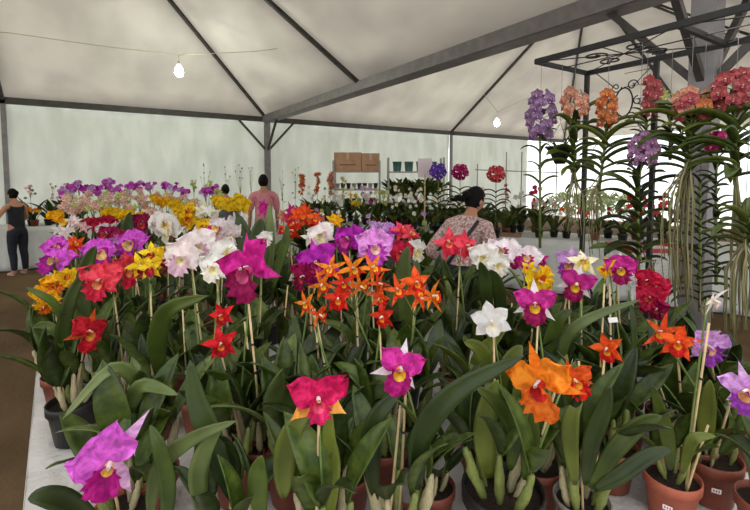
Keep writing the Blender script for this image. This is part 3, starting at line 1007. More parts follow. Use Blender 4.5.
plant('orchid with upright coral pink blooms left of the woman in the floral blouse', [(402, 230, 2.3, 'star', 'coral', .15, -10, 30, 0), (410, 234, 2.25, 'star', 'coral', .13, 25, 20, 30)], hl=.22, nb=4, lod=1)
plant('orchid with coral pink lily-like blooms in front of the floral blouse', [(450, 243, 1.75, 'star', 'coral', .16, -15, 25, 5), (466, 246, 1.7, 'star', 'coral', .14, 25, 20, -10)], hl=.2, nb=4)
plant('orchid with crisp white blooms right of the coral ones in front of the floral blouse', [(484, 256, 1.65, 'frilly', 'white', .12, -15, 10, 0), (503, 252, 1.7, 'frilly', 'whitepink', .14, 10, 20, 10), (498, 264, 1.6, 'frilly', 'white', .1, 0, 0, 0)], hl=.2, nb=4,
      leaves=[([(492,330,1.45),(486,295,1.4),(484,275,1.38),(480,262,1.36)], .05, 0), ([(500,330,1.45),(500,300,1.42),(496,280,1.4),(490,270,1.38)], .05, 0)])
plant('orchid with white and magenta-splashed blooms above the bright yellow flower', [(528, 258, 1.75, 'frilly', 'whitepink', .12, 5, 20, 0), (514, 262, 1.7, 'frilly', 'magenta', .06, 0, 10, 0), (541, 260, 1.8, 'star', 'magenta', .08, 10, 10, 0)], hl=.2, nb=4)
plant('orchid with a bright yellow bloom with hanging petals', [(538, 280, 1.45, 'frilly', 'yellow', .12, 15, 5, 180), (529, 268, 1.5, 'star', 'yellow', .07, -10, 30, 0)], hl=.2, nb=4)
plant('orchid with a lilac bloom beside the small soft yellow flower', [(571, 263, 1.6, 'cattleya', 'lilac', .13, -20, 5, 0)], hl=.2, nb=3)
plant('orchid with a soft yellow upright bloom between lilac and white-magenta flowers', [(583, 262, 1.55, 'star', 'cream', .12, 5, 35, 0)], hl=.2, nb=3)
plant('orchid with a pink, white and purple-spotted bloom under the lilac flower', [(577, 283, 1.4, 'cattleya', 'splash', .12, -10, 0, -20), (585, 280, 1.45, 'star', 'splash', .07, 20, 0, 20)], hl=.2, nb=4)
plant('orchid with a butter yellow half-open bloom beside the white and magenta splashed flower', [(606, 268, 1.42, 'star', 'yellow', .09, -45, 10, 30)], hl=.2, nb=3)
plant('orchid with a white bloom splashed magenta next to the hanging plants', [(620, 268, 1.4, 'frilly', 'splash', .11, 10, 5, 0)], hl=.2, nb=4, leaves=[([(632,420,1.35),(634,380,1.33),(634,330,1.33),(628,290,1.36)], .022, 1)])
plant('orchid with a dense crimson cluster of blooms under the hanging roots', [(648, 280, 1.5, 'frilly', 'crimson', .09, -10, 10, 0), (656, 288, 1.48, 'frilly', 'crimson', .1, 20, 10, 20), (650, 298, 1.46, 'frilly', 'crimson', .1, 0, 0, 0), (657, 308, 1.44, 'frilly', 'wine', .08, 10, -20, 0), (645, 305, 1.46, 'star', 'wine', .07, -30, 0, 0)], hl=.2, nb=4)
plant('orchid with small clean white blooms beside the pink-lilac and crimson flowers', [(414, 250, 2.0, 'frilly', 'white', .12, 10, 10, 0)], hl=.2, nb=3, lod=1)
plant('orchid with a cream white bloom right of the very large magenta flower', [(265, 238, 1.7, 'frilly', 'white', .07, 0, 10, 0), (262, 243, 1.75, 'star', 'blush', .06, 0, 0, 0)], hl=.2, nb=4)
plant('orchid with pale pink-white blooms in front of the orange and pink cluster', [(322, 235, 2.0, 'frilly', 'blush', .14, 5, 15, 0), (310, 238, 2.05, 'star', 'white', .1, -25, 10, 20)], hl=.2, nb=4, lod=1)
# taller leaves that stand up out of the mass
plant('leafy orchid with long arching pale green leaves among the near left plants', [], pot=(150, 470, 1.4), nb=5, hl=.26, mats=(1, 2, 1), zcap=1.22,
      leaves=[([(160,380,1.25),(158,340,1.2),(168,310,1.16),(207,296,1.12)], .06, 1), ([(165,420,1.25),(140,385,1.18),(112,368,1.12),(62,420,1.02)], .04, 2), ([(120,430,1.2),(132,400,1.15),(145,385,1.12),(178,395,1.08)], .05, 2), ([(158,470,1.25),(145,430,1.2),(148,395,1.17),(165,375,1.15)], .05, 0)])
plant('leafy orchid with broad upright leaves at the near end of the table', [], pot=(225, 535, 1.0), nb=5, hl=.2, mats=(0, 1), zcap=1.12,
      leaves=[([(262,520,.96),(258,490,.94),(258,470,.93),(262,456,.92)], .05, 1), ([(232,500,1.0),(212,440,1.0),(196,400,1.0),(190,360,1.0)], .06, 0), ([(205,520,1.0),(198,480,.98),(205,450,.96),(222,425,.95)], .05, 2)])
plant('leafy orchid with dark upright leaves beside the violet bloom', [], pot=(345, 470, 1.35), nb=6, hl=.24, mats=(0, 0, 1), zcap=1.2)
plant('leafy orchid with a stout cane and grey-green leaves behind the magenta and orange bloom', [], pot=(290, 455, 1.45), nb=6, hl=.24, mats=(0, 1, 2), zcap=1.24)
plant('leafy orchid in a small brown pot with short pointed leaves near the bark basket', [], pot=(432, 484, 1.18), potk='brown', psize=.125, nb=4, hl=.13, hb=.08, mats=(0, 1), zcap=1.1)
plant('leafy orchid in a brick brown pot behind the big orange bloom', [], pot=(556, 436, 1.3), potk='brown', nb=4, hl=.18, mats=(0, 1), zcap=1.15)
plant('leafy orchid with tall dark leaves behind the orange-red nodding bloom', [], pot=(620, 420, 1.45), nb=6, hl=.26, mats=(0, 1), zcap=1.3,
      leaves=[([(560,380,1.4),(565,340,1.36),(590,318,1.33),(640,300,1.3)], .04, 2), ([(540,370,1.4),(552,335,1.37),(560,318,1.35),(572,310,1.34)], .05, 1)])
plant('leafy orchid with green arching leaves at the far right of the near table', [], pot=(724, 415, 1.55), nb=5, hl=.22, mats=(0, 1), zcap=1.2)

# ------------------------------------------------------------------ clusters farther along the table
RM = random.Random(3)
def cluster(label, x, y, d, kind, pal, size, n, sx, sy, group=None, lod=2, hl=.2, mats=(0, 1), style='broad', pals=None, nb=3, psize=.14):
    bl = []
    for k in range(n):
        a, q = RM.uniform(0, 2*pi), sqrt(RM.random())
        bl.append((x+sx*q*cos(a), y+sy*q*sin(a), d+RM.uniform(-0.05, 0.05), kind, (RM.choice(pals) if pals else pal), size*RM.uniform(0.85, 1.12), RM.uniform(-45, 45), RM.uniform(-5, 40), RM.uniform(-30, 30)))
    plant(label, bl, lod=lod, hl=hl, nb=nb, mats=mats, group=group, style=style, stake=(lod < 2), psize=psize)
C = cluster
C('orchid with hot orange blooms among the pink and white ones near the left table edge', 74, 246, 2.3, 'star', 'orangered', .1, 3, 6, 5, lod=1)
C('orchid with wine-red blooms in front of the white and crimson ones', 110, 238, 2.5, 'frilly', 'wine', .12, 3, 10, 4, lod=1)
C('orchid with white blooms with crimson lips behind the wine-red flowers', 108, 232, 2.8, 'frilly', 'whitepink', .11, 4, 12, 4)
C('orchid with a deep crimson bloom cluster second in from the left edge', 92, 224, 3.1, 'frilly', 'crimson', .13, 3, 7, 5)
C('orchid with crimson blooms under the yellow patch', 110, 221, 3.2, 'frilly', 'crimson', .12, 3, 5, 4)
C('orchid with pink and white mottled blooms at the left table edge', 76, 224, 3.0, 'star', 'whitepink', .1, 7, 11, 8, pals=('whitepink', 'blush', 'rosebeige'))
C('orchid with white blooms at the left table edge above the hot orange ones', 62, 233, 2.8, 'star', 'white', .1, 5, 5, 7, pals=('white', 'blush'))
C('orchid with light orange blooms at the left table edge', 56, 217, 3.4, 'frilly', 'golden', .12, 4, 5, 6)
C('orchid with yellow blooms above the crimson ones', 112, 213, 3.7, 'frilly', 'yellow', .12, 4, 7, 3)
C('orchid with yellow blooms right of the dark green leaf tips', 123, 215, 3.6, 'frilly', 'yellow', .12, 4, 6, 3)
C('orchid with a dark magenta bloom framed in orange', 142, 224, 2.9, 'frilly', 'wine', .14, 2, 5, 6, lod=1)
C('orchid with yellow blooms behind the dark magenta one', 143, 217, 3.2, 'frilly', 'golden', .11, 3, 7, 2)
C('orchid with a big full white bloom behind the ruffled white pair', 166, 226, 2.4, 'frilly', 'white', .16, 4, 9, 6, lod=1, pals=('white', 'blush'))
C('orchid with soft peach blooms left of the full white one', 153, 216, 3.2, 'frilly', 'beige', .11, 4, 6, 4)
C('orchid with yellow blooms topping the left half of the table', 160, 202, 4.2, 'frilly', 'golden', .13, 4, 8, 3)
C('orchid with a bright yellow bloom in the middle of the far rows', 174, 207, 3.9, 'frilly', 'yellow', .14, 3, 5, 4)
C('orchid with large yellow blooms above the ruffled white pair', 190, 216, 3.0, 'frilly', 'yellow', .14, 4, 8, 6, lod=1)
C('orchid with a yellow bloom right above the white flowers', 207, 226, 2.5, 'frilly', 'yellow', .11, 2, 5, 4, lod=1)
C('orchid with cream blooms between the yellow groups', 208, 212, 3.0, 'star', 'cream', .13, 5, 9, 5, pals=('cream', 'white'))
C('orchid with yellow blooms in front of the dark-haired child', 222, 204, 3.4, 'frilly', 'yellow', .13, 4, 8, 4)
C('orchid with the brightest yellow blooms left of the man in pink', 236, 205, 3.1, 'frilly', 'yellow', .13, 5, 7, 5)
C('orchid with white blooms with small dark lips below the yellow ones', 228, 227, 2.2, 'frilly', 'whitepink', .13, 4, 12, 7, lod=1, pals=('white', 'blush', 'whitepink'))
C('orchid with a pink-white bloom beside the broad dark leaf', 240, 222, 2.4, 'star', 'blush', .13, 2, 3, 5, lod=1)
C('orchid with magenta blooms in front of the man in the pink shirt', 264, 208, 3.3, 'star', 'magenta', .11, 3, 4, 4)
C('orchid with small apricot blooms left of the hot pink cluster', 281, 217, 2.9, 'star', 'vandapeach', .09, 4, 5, 4)
C('orchid with hot pink and red blooms left of the orange stars', 290, 215, 2.8, 'star', 'magenta', .12, 4, 5, 6, pals=('magenta', 'coral'))
C('orchid with orange-red blooms beside the hot pink cluster', 301, 214, 2.8, 'star', 'orangered', .13, 4, 6, 5)
C('orchid with orange star blooms right of the hot pink cluster', 313, 220, 2.6, 'star', 'orangered', .13, 4, 5, 5, lod=1)
C('orchid with vermilion blooms under the hot pink cluster', 290, 229, 2.4, 'star', 'redspider', .12, 4, 6, 5, lod=1)
C('orchid with amber blooms beside the pale pink-white ones', 336, 219, 2.8, 'star', 'golden', .11, 3, 5, 3)
C('orchid with purple blooms between the amber and the coral flowers', 392, 233, 2.5, 'star', 'violet', .1, 3, 4, 4)
C('orchid with small lilac and white blooms behind the pink-lilac flower', 380, 228, 2.6, 'frilly', 'white', .1, 4, 8, 3, pals=('white', 'lilac'))
C('orchid with dusky purple blooms between the orange stars and pale pink-white flowers', 322, 219, 3.0, 'star', 'vandalilac', .08, 3, 4, 3)
for x, y, d in ((66,205,3.9),(76,209,3.7),(84,203,4.0),(93,207,3.8),(102,202,4.1),(110,205,4.0),(118,199,4.4),(126,203,4.2),(134,207,3.9),(141,200,4.4),(149,204,4.3),(70,198,4.4),(88,197,4.6),(104,196,4.8),(122,195,4.9),(138,195,4.8),(152,196,4.9),(170,197,4.8),(182,200,4.5),(194,203,4.2)):
    C('orchid with a froth of small beige-pink blooms in the far rows of the long table', x, y, d, 'star', 'beige', .085, 8, 7, 5, group='beige-pink orchids in the far rows', pals=('beige', 'rosebeige', 'beige', 'greenish'))
for x, y, d in ((64,193,5.0),(72,188,5.2),(80,186,5.4),(88,190,5.2),(97,191,5.4),(108,183,5.6),(112,189,5.6),(122,190,5.7),(131,188,5.8),(140,187,5.9),(150,186,6.0),(165,188,5.6),(172,186,5.9),(183,191,5.6),(205,191,5.6),(214,190,5.4)):
    C('orchid with a spray of purple blooms at the far end of the long table', x, y, d, 'round', 'orchid', .085, 9, 6, 4.5, group='purple sprays at the far end of the table', pals=('orchid', 'violet', 'lilac', 'orchid'))
for x, y, d in ((194,186,6.2),(208,184,6.3),(218,194,5.2)):
    C('orchid with upright greenish yellow blooms at the far end of the long table', x, y, d, 'star', 'greenish', .08, 7, 4, 6, group='greenish orchids at the far end of the table')
# taller leaves standing up among the middle rows
for lab, x, y, d, tall in (('leafy orchid with a broad dark leaf in front of the man in the pink shirt', 252, 262, 2.3, [([(250,290,2.2),(246,255,2.2),(243,235,2.2),(238,214,2.2)], .12, 0), ([(255,290,2.2),(260,255,2.2),(258,235,2.2),(262,218,2.2)], .11, 0)]),
                           ('leafy orchid with a pale upright leaf beside the apricot flowers', 270, 262, 2.4, [([(268,290,2.3),(270,250,2.3),(270,225,2.3),(269,204,2.3)], .06, 2), ([(272,290,2.3),(280,260,2.3),(286,240,2.3),(287,225,2.3)], .06, 1)]),
                           ('leafy orchid with two upright light green leaves in front of the crimson flowers', 405, 330, 1.75, [([(404,330,1.7),(402,290,1.7),(404,265,1.7),(408,246,1.7)], .075, 1), ([(408,330,1.7),(414,295,1.7),(416,275,1.7),(417,260,1.7)], .05, 1)]),
                           ('leafy orchid with dark leaf tips among the crimson and yellow flowers', 126, 262, 2.9, [([(127,262,2.8),(127,240,2.8),(128,225,2.8),(130,212,2.8)], .09, 0), ([(124,262,2.8),(120,244,2.8),(118,234,2.8),(121,222,2.8)], .08, 0)]),
                           ('leafy orchid with dark pointed leaves below the bending woman', 452, 310, 2.6, [([(450,310,2.5),(448,285,2.5),(446,272,2.5),(442,258,2.5)], .07, 0), ([(460,310,2.5),(466,290,2.5),(470,275,2.5),(476,262,2.5)], .07, 1)]),
                           ('leafy orchid with spreading leaves between the bending woman and the crisp white blooms', 478, 310, 2.4, [([(478,310,2.35),(478,290,2.35),(480,278,2.35),(484,266,2.35)], .07, 0)]),
                           ('leafy orchid with a tall dark leaf behind the coral red pair', 88, 300, 1.75, [([(88,320,1.7),(84,290,1.7),(88,262,1.7),(96,246,1.7)], .07, 0)])):
    PLANTS.append(dict(label=lab, bl=[], x=0, y=0, fixed=False, potk='black', lod=1, nb=4, style='broad', mats=(0, 0, 1), group=None, hl=.22, stake=False, leaves=tall, ps=.14,
                       name='potted_orchid', zcap=1.28, nl=None, hb=.15, stick=None))
    PLANTS[-1]['x'], PLANTS[-1]['y'] = Tinv(W(x, y, d))
# leaf-only plants packed between
rf = random.Random(21)
k = 0
while k < 85:
    x, y = (rf.uniform(1.5, TX1-.1) if k < 14 else rf.uniform(TX0+.2, TX1-.1)), (rf.uniform(0.7, 3.2) if k < 14 else rf.uniform(0.45, 5.6))
    if y > 2.6 and rf.random() < 0.35:
        continue
    if all((x-q['x'])**2+(y-q['y'])**2 > (.15 if y < 2.6 else .17)**2 for q in PLANTS):
        w = T(x, y, ZT)
        px, py, dd = P(w)
        if dd < 1.06 or px > 790 or px < 0:
            k += 0.2
            continue
        PLANTS.append(dict(label='leafy green orchid without open blooms packed among the flowering pots', bl=[], x=x, y=y, fixed=False, potk=rf.choice(('brown', 'black', 'black', 'terracotta')), lod=1 if dd < 2.2 else 2,
                           nb=5 if dd < 2.2 else 4, style=rf.choice(('broad', 'broad', 'narrow')), mats=rf.choice(((0,0,1), (0,1), (0,1,2), (0,0,3))), group='leafy orchids packed between the flowering ones', hl=rf.uniform(.18, .25), stake=False, leaves=(), ps=.14,
                           name='potted_orchid', zcap=(1.3 if x > 1.55 and y < 3.2 else 1.75-max(0.45, 0.1*dd+.36)), nl=None, hb=.15, stick=None))
    k += 1
relax()
for p in PLANTS:
    rt = build_plant(p)
    for key, px, py, dd in (('single open white', 483, 357, 1.38), ('white bloom splashed magenta', 613, 320, 1.36), ('orange-red blooms beside', 642, 380, 1.3), ('leafy orchid with tall dark leaves', 592, 384, 1.36)):
        if key in p['label']:       # a white plant tag on a thin pick stuck in the pot
            c = W(px, py, dd)
            m = frame_M(c-rt.location, toward(c, 5, 30), .2)
            tg = link('plant_tag', MB().box((-.013, -.008, 0), (.013, .008, .001)).me('plant_tag', LABELM, False), rt, m)
            lo = Vector((rt.location.x+.02, rt.location.y+.02, rt.location.z+.08))
            link('tag_pick', MB().tube([lo-rt.location, c-rt.location-Vector((0, 0, .004))], .0014, 5).me('tag_pick', WIREM), rt)

# ------------------------------------------------------------------ wrought-iron rack with hanging plants
ZR = 2.45
RX0, RX1, RY0, RY1 = 2.29, 2.84, -0.9, 1.72
rack = thing('plant_rack', 'black wrought-iron rack from which the tall orchids hang', 'rack', (RX1, RY1, 0))
RL = Vector(rack.location)
def rpart(name, b, label=None):
    b.v = [v-RL for v in b.v]
    o = link(name, b.me(name, IRON, False), rack)
    return o
for x in (RX0, RX1):
    rpart('rail', MB().bar((x, RY0, ZR), (x, RY1, ZR), 0.025, 0.03))
for y in (RY1, 0.95, 0.1, RY0):
    rpart('cross_bar', MB().bar((RX0, y, ZR), (RX1, y, ZR), 0.025, 0.025))
for x, y in ((RX1, RY1), (RX1, 1.285), (RX1, RY0), (RX0, RY0)):
    rpart('leg', MB().bar((x, y, 0), (x, y, ZR), 0.026, 0.026))
def spiral(c, ex, ey, r0, turns, n=22, a0=0, sgn=1):
    return [c+(r0*(1-0.75*i/n))*(cos(a0+sgn*2*pi*turns*i/n)*ex+sin(a0+sgn*2*pi*turns*i/n)*ey) for i in range(n+1)]
EX, EY, EZV = Vector((1, 0, 0)), Vector((0, 1, 0)), Vector((0, 0, 1))
def lattice(y0, y1):
    """diagonals and scrolls filling one bay of the rack's top"""
    b = MB()
    xm, ym = (RX0+RX1)/2, (y0+y1)/2
    for p, q in (((RX0, y0), (RX1, y1)), ((RX0, y1), (RX1, y0)), ((xm, y0), (xm, y1)), ((RX0, ym), (RX1, ym))):
        b.tube([Vector((p[0], p[1], ZR)), Vector((q[0], q[1], ZR))], 0.0035, 4)
    for sx in (-1, 1):
        for sy in (-1, 1):
            b.tube(spiral(Vector((xm+sx*0.09, ym+sy*0.12, ZR)), EX, EY, 0.07, 1.3, a0=0.6*sx, sgn=sx*sy), 0.005, 5)
    return rpart('scroll_lattice', b)
lattice(0.95, RY1)
lattice(0.1, 0.95)
lattice(RY0, 0.1)
# the oval ornament hanging between the two back legs
b = MB()
oc = Vector((RX1, 1.47, 2.22))
b.tube([oc+EY*0.055*cos(2*pi*k/20)+EZV*0.09*sin(2*pi*k/20) for k in range(21)], 0.005, 5)
for sy in (-1, 1):
    for sz in (-1, 1):
        b.tube(spiral(oc+EY*sy*0.05+EZV*sz*0.10, EY, EZV, 0.035, 1.2, a0=pi*(sz > 0), sgn=sy*sz), 0.004, 5)
        b.tube([oc+EY*sy*0.05+EZV*sz*0.09, Vector((RX1, 1.47+sy*0.2, 2.22+sz*(0.23 if sz > 0 else 0.3)))], 0.003, 4)
    b.tube(spiral(oc+EY*sy*0.085, EY, EZV, 0.03, 1.0, a0=pi/2, sgn=sy), 0.004, 5)
for k in range(5):
    z = 2.40-0.085*k
    b.tube([Vector((RX1, 1.285, z)), Vector((RX1, 1.40 if 1 < k < 4 else 1.47, z))], 0.002, 4)
rpart('scroll_ornament', b)
# flat iron upright at the near end with a scroll foot
b = MB()
b.bar((RX0+0.1, 0.62, 0), (RX0+0.1, 0.62, ZR), 0.03, 0.05)
for k in range(4):
    b.tube(spiral(Vector((RX0+0.1, 0.56, 1.25+0.13*k)), EY, EZV, 0.06, 1.3, a0=k, sgn=(-1)**k), 0.006, 5)
rpart('upright', b)

ROOTM = mat('aerial_root', (150,140,104), (120,116,76), rough=0.8, scale=8, rnd=0.25, stretch=(1,1,0.3))
VLEAF = (1, 3, 1)
def vanda(label, d, stem, nleaf, L, spike, pal, ext, nfl, fsize, roots=None, wire=True, mats=(0, 1), kind='round', seed=0, stembend=0, group='orchids hanging from the iron rack', pals=None, rootn=12, up=0.45):
    """stem: (px, ytop, ybottom); spike: (px, py); ext: half extents in px; roots: (px, ytop, ybottom, half width)"""
    r = random.Random(900+seed)
    nleaf = int(nleaf*1.35+1)
    up += .25
    nfl = int(nfl*1.5)
    fsize *= 1.18
    top, bot = W(stem[0], stem[1], d), W(stem[0]+stembend, stem[2], d)
    root = thing('hanging_vanda_orchid', label, 'orchid', bot, group)
    L0 = root.location
    m = MB().tube([bot-L0, bot.lerp(top, 0.5)-L0, top-L0], [0.009, 0.008, 0.006], 7)
    link('stem', m.me('stem', BULBM[0]), root)
    az0 = math.atan2(RGT.y, RGT.x)+r.uniform(-0.5, 0.5)
    for k in range(nleaf):
        t = (k+0.5)/nleaf
        p = bot.lerp(top, 0.05+0.95*t)
        for s in (0, 1):
            az = az0+pi*s+r.uniform(-0.75, 0.75)
            dd = Vector((cos(az), sin(az), 0))*(1.0-0.35*t)+Vector((0, 0, up+0.5*t+r.uniform(-0.3, 0.3)))
            me = leaf_data('vanda', r.randrange(6), r.choice(mats))
            M = vec_M(p, dd, L*r.uniform(0.7, 1.3)*(1.0-0.3*max(0, t-0.75)*2), az, 1.0)
            M.translation = M.translation-L0
            link('leaf', me, root, M)
    if nfl:
        sp = W(spike[0], spike[1], d-0.04)
        bpt = bot.lerp(top, 0.7)
        sb = MB()
        hw, hh = ext[0]*d/F, ext[1]*d/F
        tip = sp+Vector((0, 0, hh*0.8))
        sb.tube([bpt-L0, bpt.lerp(sp, 0.5)+Vector((0, 0, 0.02))-L0, sp-Vector((0, 0, hh*0.6))-L0, tip-L0], 0.004, 5)
        fl = []
        for k in range(nfl):
            t = (k+0.5)/nfl
            a = k*2.4+r.uniform(-0.3, 0.3)
            cz = -hh+2*hh*t
            q = sqrt(max(0.15, 1-(abs(cz)/hh)**2*0.75))
            pos = sp+Vector((cos(a)*hw*q*0.8, sin(a)*hw*q*0.8, cz))
            st = sp+Vector((0, 0, cz-0.02))
            sb.tube([st-L0, st.lerp(pos, 0.6)+Vector((0, 0, 0.008))-L0, pos-L0], 0.002, 3)
            out = Vector((cos(a), sin(a), 0.25))
            fl.append((pos, out))
        link('flower_spike', sb.me('flower_spike', STEMM), root)
        for pos, out in fl:
            n = out+toward(pos)*0.8
            me, lm = flower_data(kind, r.choice(pals) if pals else pal, r.randrange(3), 1)
            f = link('flower', me, root, frame_M(pos-L0, n, r.uniform(-0.4, 0.4), fsize/2*r.uniform(0.85, 1.1)))
            link('lip', lm, f)
    if roots:
        rx, ry0, ry1, hw = roots
        for k in range(rootn):
            x = rx+r.uniform(-hw, hw)
            a = bot.lerp(top, r.uniform(0, 0.4))
            y1 = ry0+(ry1-ry0)*r.uniform(0.55, 1.0)
            dz = d+r.uniform(-0.07, 0.07)
            pts = [a, W((x+stem[0]+stembend)/2+r.uniform(-2, 2), ry0+6, dz)]
            for j in range(1, 5):
                pts.append(W(x+r.uniform(-2.2, 2.2), ry0+(y1-ry0)*j/4, dz))
            mb = MB().tube([q-L0 for q in pts], [0.0035]*3+[0.003]*2+[0.002], 5)
            link('aerial_root', mb.me('aerial_root', ROOTM), root)
    if wire:
        w = Vector((top.x, top.y, ZR))
        mb = MB().tube([top-L0-Vector((0, 0, 0.1)), w-L0], 0.0014, 4)
        link('hanging_wire', mb.me('hanging_wire', WIREM), root)
    return root

vanda('tall hanging orchid with a dense lilac-violet flower head, first at the rack corner', 2.72, (540, 130, 248), 5, .12, (541, 116), 'vandalilac', (14, 22), 18, .075, roots=None, seed=1, mats=(0, 1), up=.9, rootn=0)
vanda('hanging orchid with three groups of peach blooms and leaves on both sides', 2.6, (574, 122, 180), 6, .24, (575, 104), 'vandapeach', (13, 13), 10, .075, roots=(575, 180, 240, 8), seed=2, mats=(1, 1, 3))
vanda('hanging orchid with one narrow orange flower head beside the iron leg', 2.5, (607, 128, 190), 6, .22, (607, 110), 'vandaorange', (8, 16), 9, .075, roots=(592, 180, 262, 10), seed=3, mats=(1, 1, 3), stembend=-8)
vanda('hanging orchid with a slim coral flower head and an upright leafy stem', 2.45, (646, 108, 150), 4, .13, (652, 98), 'vandacoral', (8, 18), 10, .07, seed=4, mats=(1, 0), up=1.1)
vanda('hanging orchid with a round lilac-pink flower head over a drooping fountain of leaves', 2.3, (638, 172, 272), 9, .21, (643, 150), 'vandapink', (14, 14), 14, .06, seed=5, mats=(0, 0, 1), roots=(648, 255, 285, 8), rootn=5)
vanda('hanging orchid with tawny orange blooms, big leaves and a long curtain of roots', 2.15, (690, 118, 178), 7, .25, (692, 106), 'vandaorange', (18, 12), 12, .075, roots=(678, 172, 318, 16), seed=6, mats=(1, 1, 3), rootn=34, pals=('vandapeach', 'vandacoral', 'vandaorange'))
vanda('hanging orchid with a large coral red flower head at the right of the rack', 2.05, (735, 108, 185), 8, .24, (733, 91), 'vandacoral', (17, 17), 15, .075, roots=(742, 232, 335, 12), seed=7, mats=(1, 1, 3), rootn=18)
vanda('hanging orchid with a small magenta flower head between the tawny and coral red ones', 2.5, (716, 158, 285), 11, .15, (718, 142), 'vandamagenta', (9, 8), 6, .07, seed=8, mats=(0, 0))
vanda('hanging orchid without blooms, its closely stacked dark leaves making a column', 2.3, (700, 180, 312), 12, .15, (0, 0), 'vandapink', (1, 1), 0, .07, seed=9, mats=(0, 0, 1), roots=(705, 300, 330, 8), rootn=5)
vanda('hanging orchid without blooms, with pale arching leaves above tangled roots by the frame edge', 1.95, (745, 215, 250), 4, .2, (0, 0), 'vandapink', (1, 1), 0, .07, seed=10, mats=(3, 2, 1), roots=(738, 248, 345, 13), rootn=18)
vanda('hanging orchid with a few greenish buds beside the tawny orange flower head', 2.4, (670, 118, 160), 4, .17, (668, 100), 'greenish', (6, 9), 5, .05, seed=11, mats=(0, 1), kind='star')
# small hanging basket
bc = W(560, 156, 2.72)
hb_ = thing('hanging_basket', 'dark hanging basket with a wisp of green under the peach flowers', 'basket', bc-Vector((0, 0, 0.05)))
link('bowl', MB().lathe([(0.012, 0), (0.03, 0.0), (0.06, 0.07), (0.085, 0.1), (0.092, 0.1), (0.092, 0.11), (0.08, 0.108), (0.03, 0.06)], 14).me('bowl', POTM['black']), hb_)
for k in range(6):
    a = k*1.05
    M = vec_M(Vector((0.03*cos(a), 0.03*sin(a), 0.08)), Vector((cos(a)*0.6, sin(a)*0.6, 1)), 0.16, a)
    link('leaf', leaf_data('strap', k, k % 2), hb_, M)
w = MB()
for k in range(3):
    a = k*2*pi/3
    w.tube([Vector((0.088*cos(a), 0.088*sin(a), 0.105)), Vector((0, 0, 0.26))], 0.0014, 4)
hz = ZR-(bc.z-0.05)
w.tube([Vector((0, 0, 0.26)), Vector((0, 0, hz))], 0.0014, 4)
w.tube(spiral(Vector((0, 0, 0.28)), EX, EZV, 0.02, 0.8), 0.002, 4)
link('hanging_wire', w.me('hanging_wire', WIREM), hb_)

# ------------------------------------------------------------------ tall orchids, sign and plants on the second table
def ground_T2(px, py, d):
    return W(px, py, d)
def tall_vanda(label, px, py, d, pal, ext, base_y):
    r = random.Random(int(px))
    sp = W(px, py, d)
    base = Vector((sp.x, sp.y, ZT+0.006))
    root = thing('potted_orchid', label, 'orchid', base)
    S = Matrix.Diagonal((.17, .17, .16, 1))
    link('pot', pot_data('black', 1), root, S)
    link('growing_medium', soil_data(1), root, S)
    h = sp.z-base.z
    link('stem', MB().tube([Vector((0, 0, 0.1)), Vector((0.01, 0, h*0.6)), Vector((0, 0, h+0.03))], [0.008, 0.007, 0.004], 6).me('stem', BULBM[0]), root)
    for k in range(7):
        z = h*(0.25+0.075*k)
        for s in (0, 1):
            az = math.atan2(RGT.y, RGT.x)+pi*s+r.uniform(-0.5, 0.5)
            link('leaf', leaf_data('vanda', r.randrange(6), r.choice((0, 1))), root, vec_M(Vector((0, 0, z)), Vector((cos(az)*0.8, sin(az)*0.8, 0.8)), 0.26*r.uniform(.8, 1.1), az))
    hw = ext*d/F
    for k in range(16):
        th, ph_ = k*2.4, math.acos(1-2*(k+0.5)/16)
        n = Vector((sin(ph_)*cos(th), sin(ph_)*sin(th), cos(ph_)))
        f = link('flower', flower_data('round', pal, k % 3, 1)[0], root, frame_M(Vector((0, 0, h))+n*hw*0.75, n+toward(sp)*0.4, r.uniform(-.4, .4), 0.075))
        link('lip', flower_data('round', pal, k % 3, 1)[1], f)
    return root
tall_vanda('tall orchid with a ball of blue-violet blooms beside the pale card sign', 438, 171, 6.9, 'vandablue', 9, 0)
tall_vanda('tall orchid with a ball of magenta blooms between the blue-violet and the salmon red ones', 460, 172, 6.9, 'vandamagenta', 9, 0)
tall_vanda('tall orchid with a ball of salmon red blooms beside the bending woman', 496, 174, 6.5, 'vandared', 9.5, 0)
sp = W(425, 168, 7.2)
sg = thing('card_sign', 'blank pale pink card sign on a thin pole behind the woman', 'sign', Vector((sp.x, sp.y, 0)))
link('pole', MB().tube([Vector((0, 0, 0)), Vector((0, 0, sp.z-0.1))], 0.012, 8).me('pole', BAMBOO), sg)
link('foot', MB().lathe([(0.001, 0.03), (0.06, 0.025), (0.13, 0.006), (0.135, 0.0), (0.001, 0.0)], 16).me('foot', IRON), sg)
M = frame_M(Vector((0, 0, sp.z)), toward(sp))
link('card', MB().box((-0.12, -0.16, 0), (0.12, 0.16, 0.008)).me('card', mat('pink_card', (240,222,226), rough=0.8), False), sg, M)

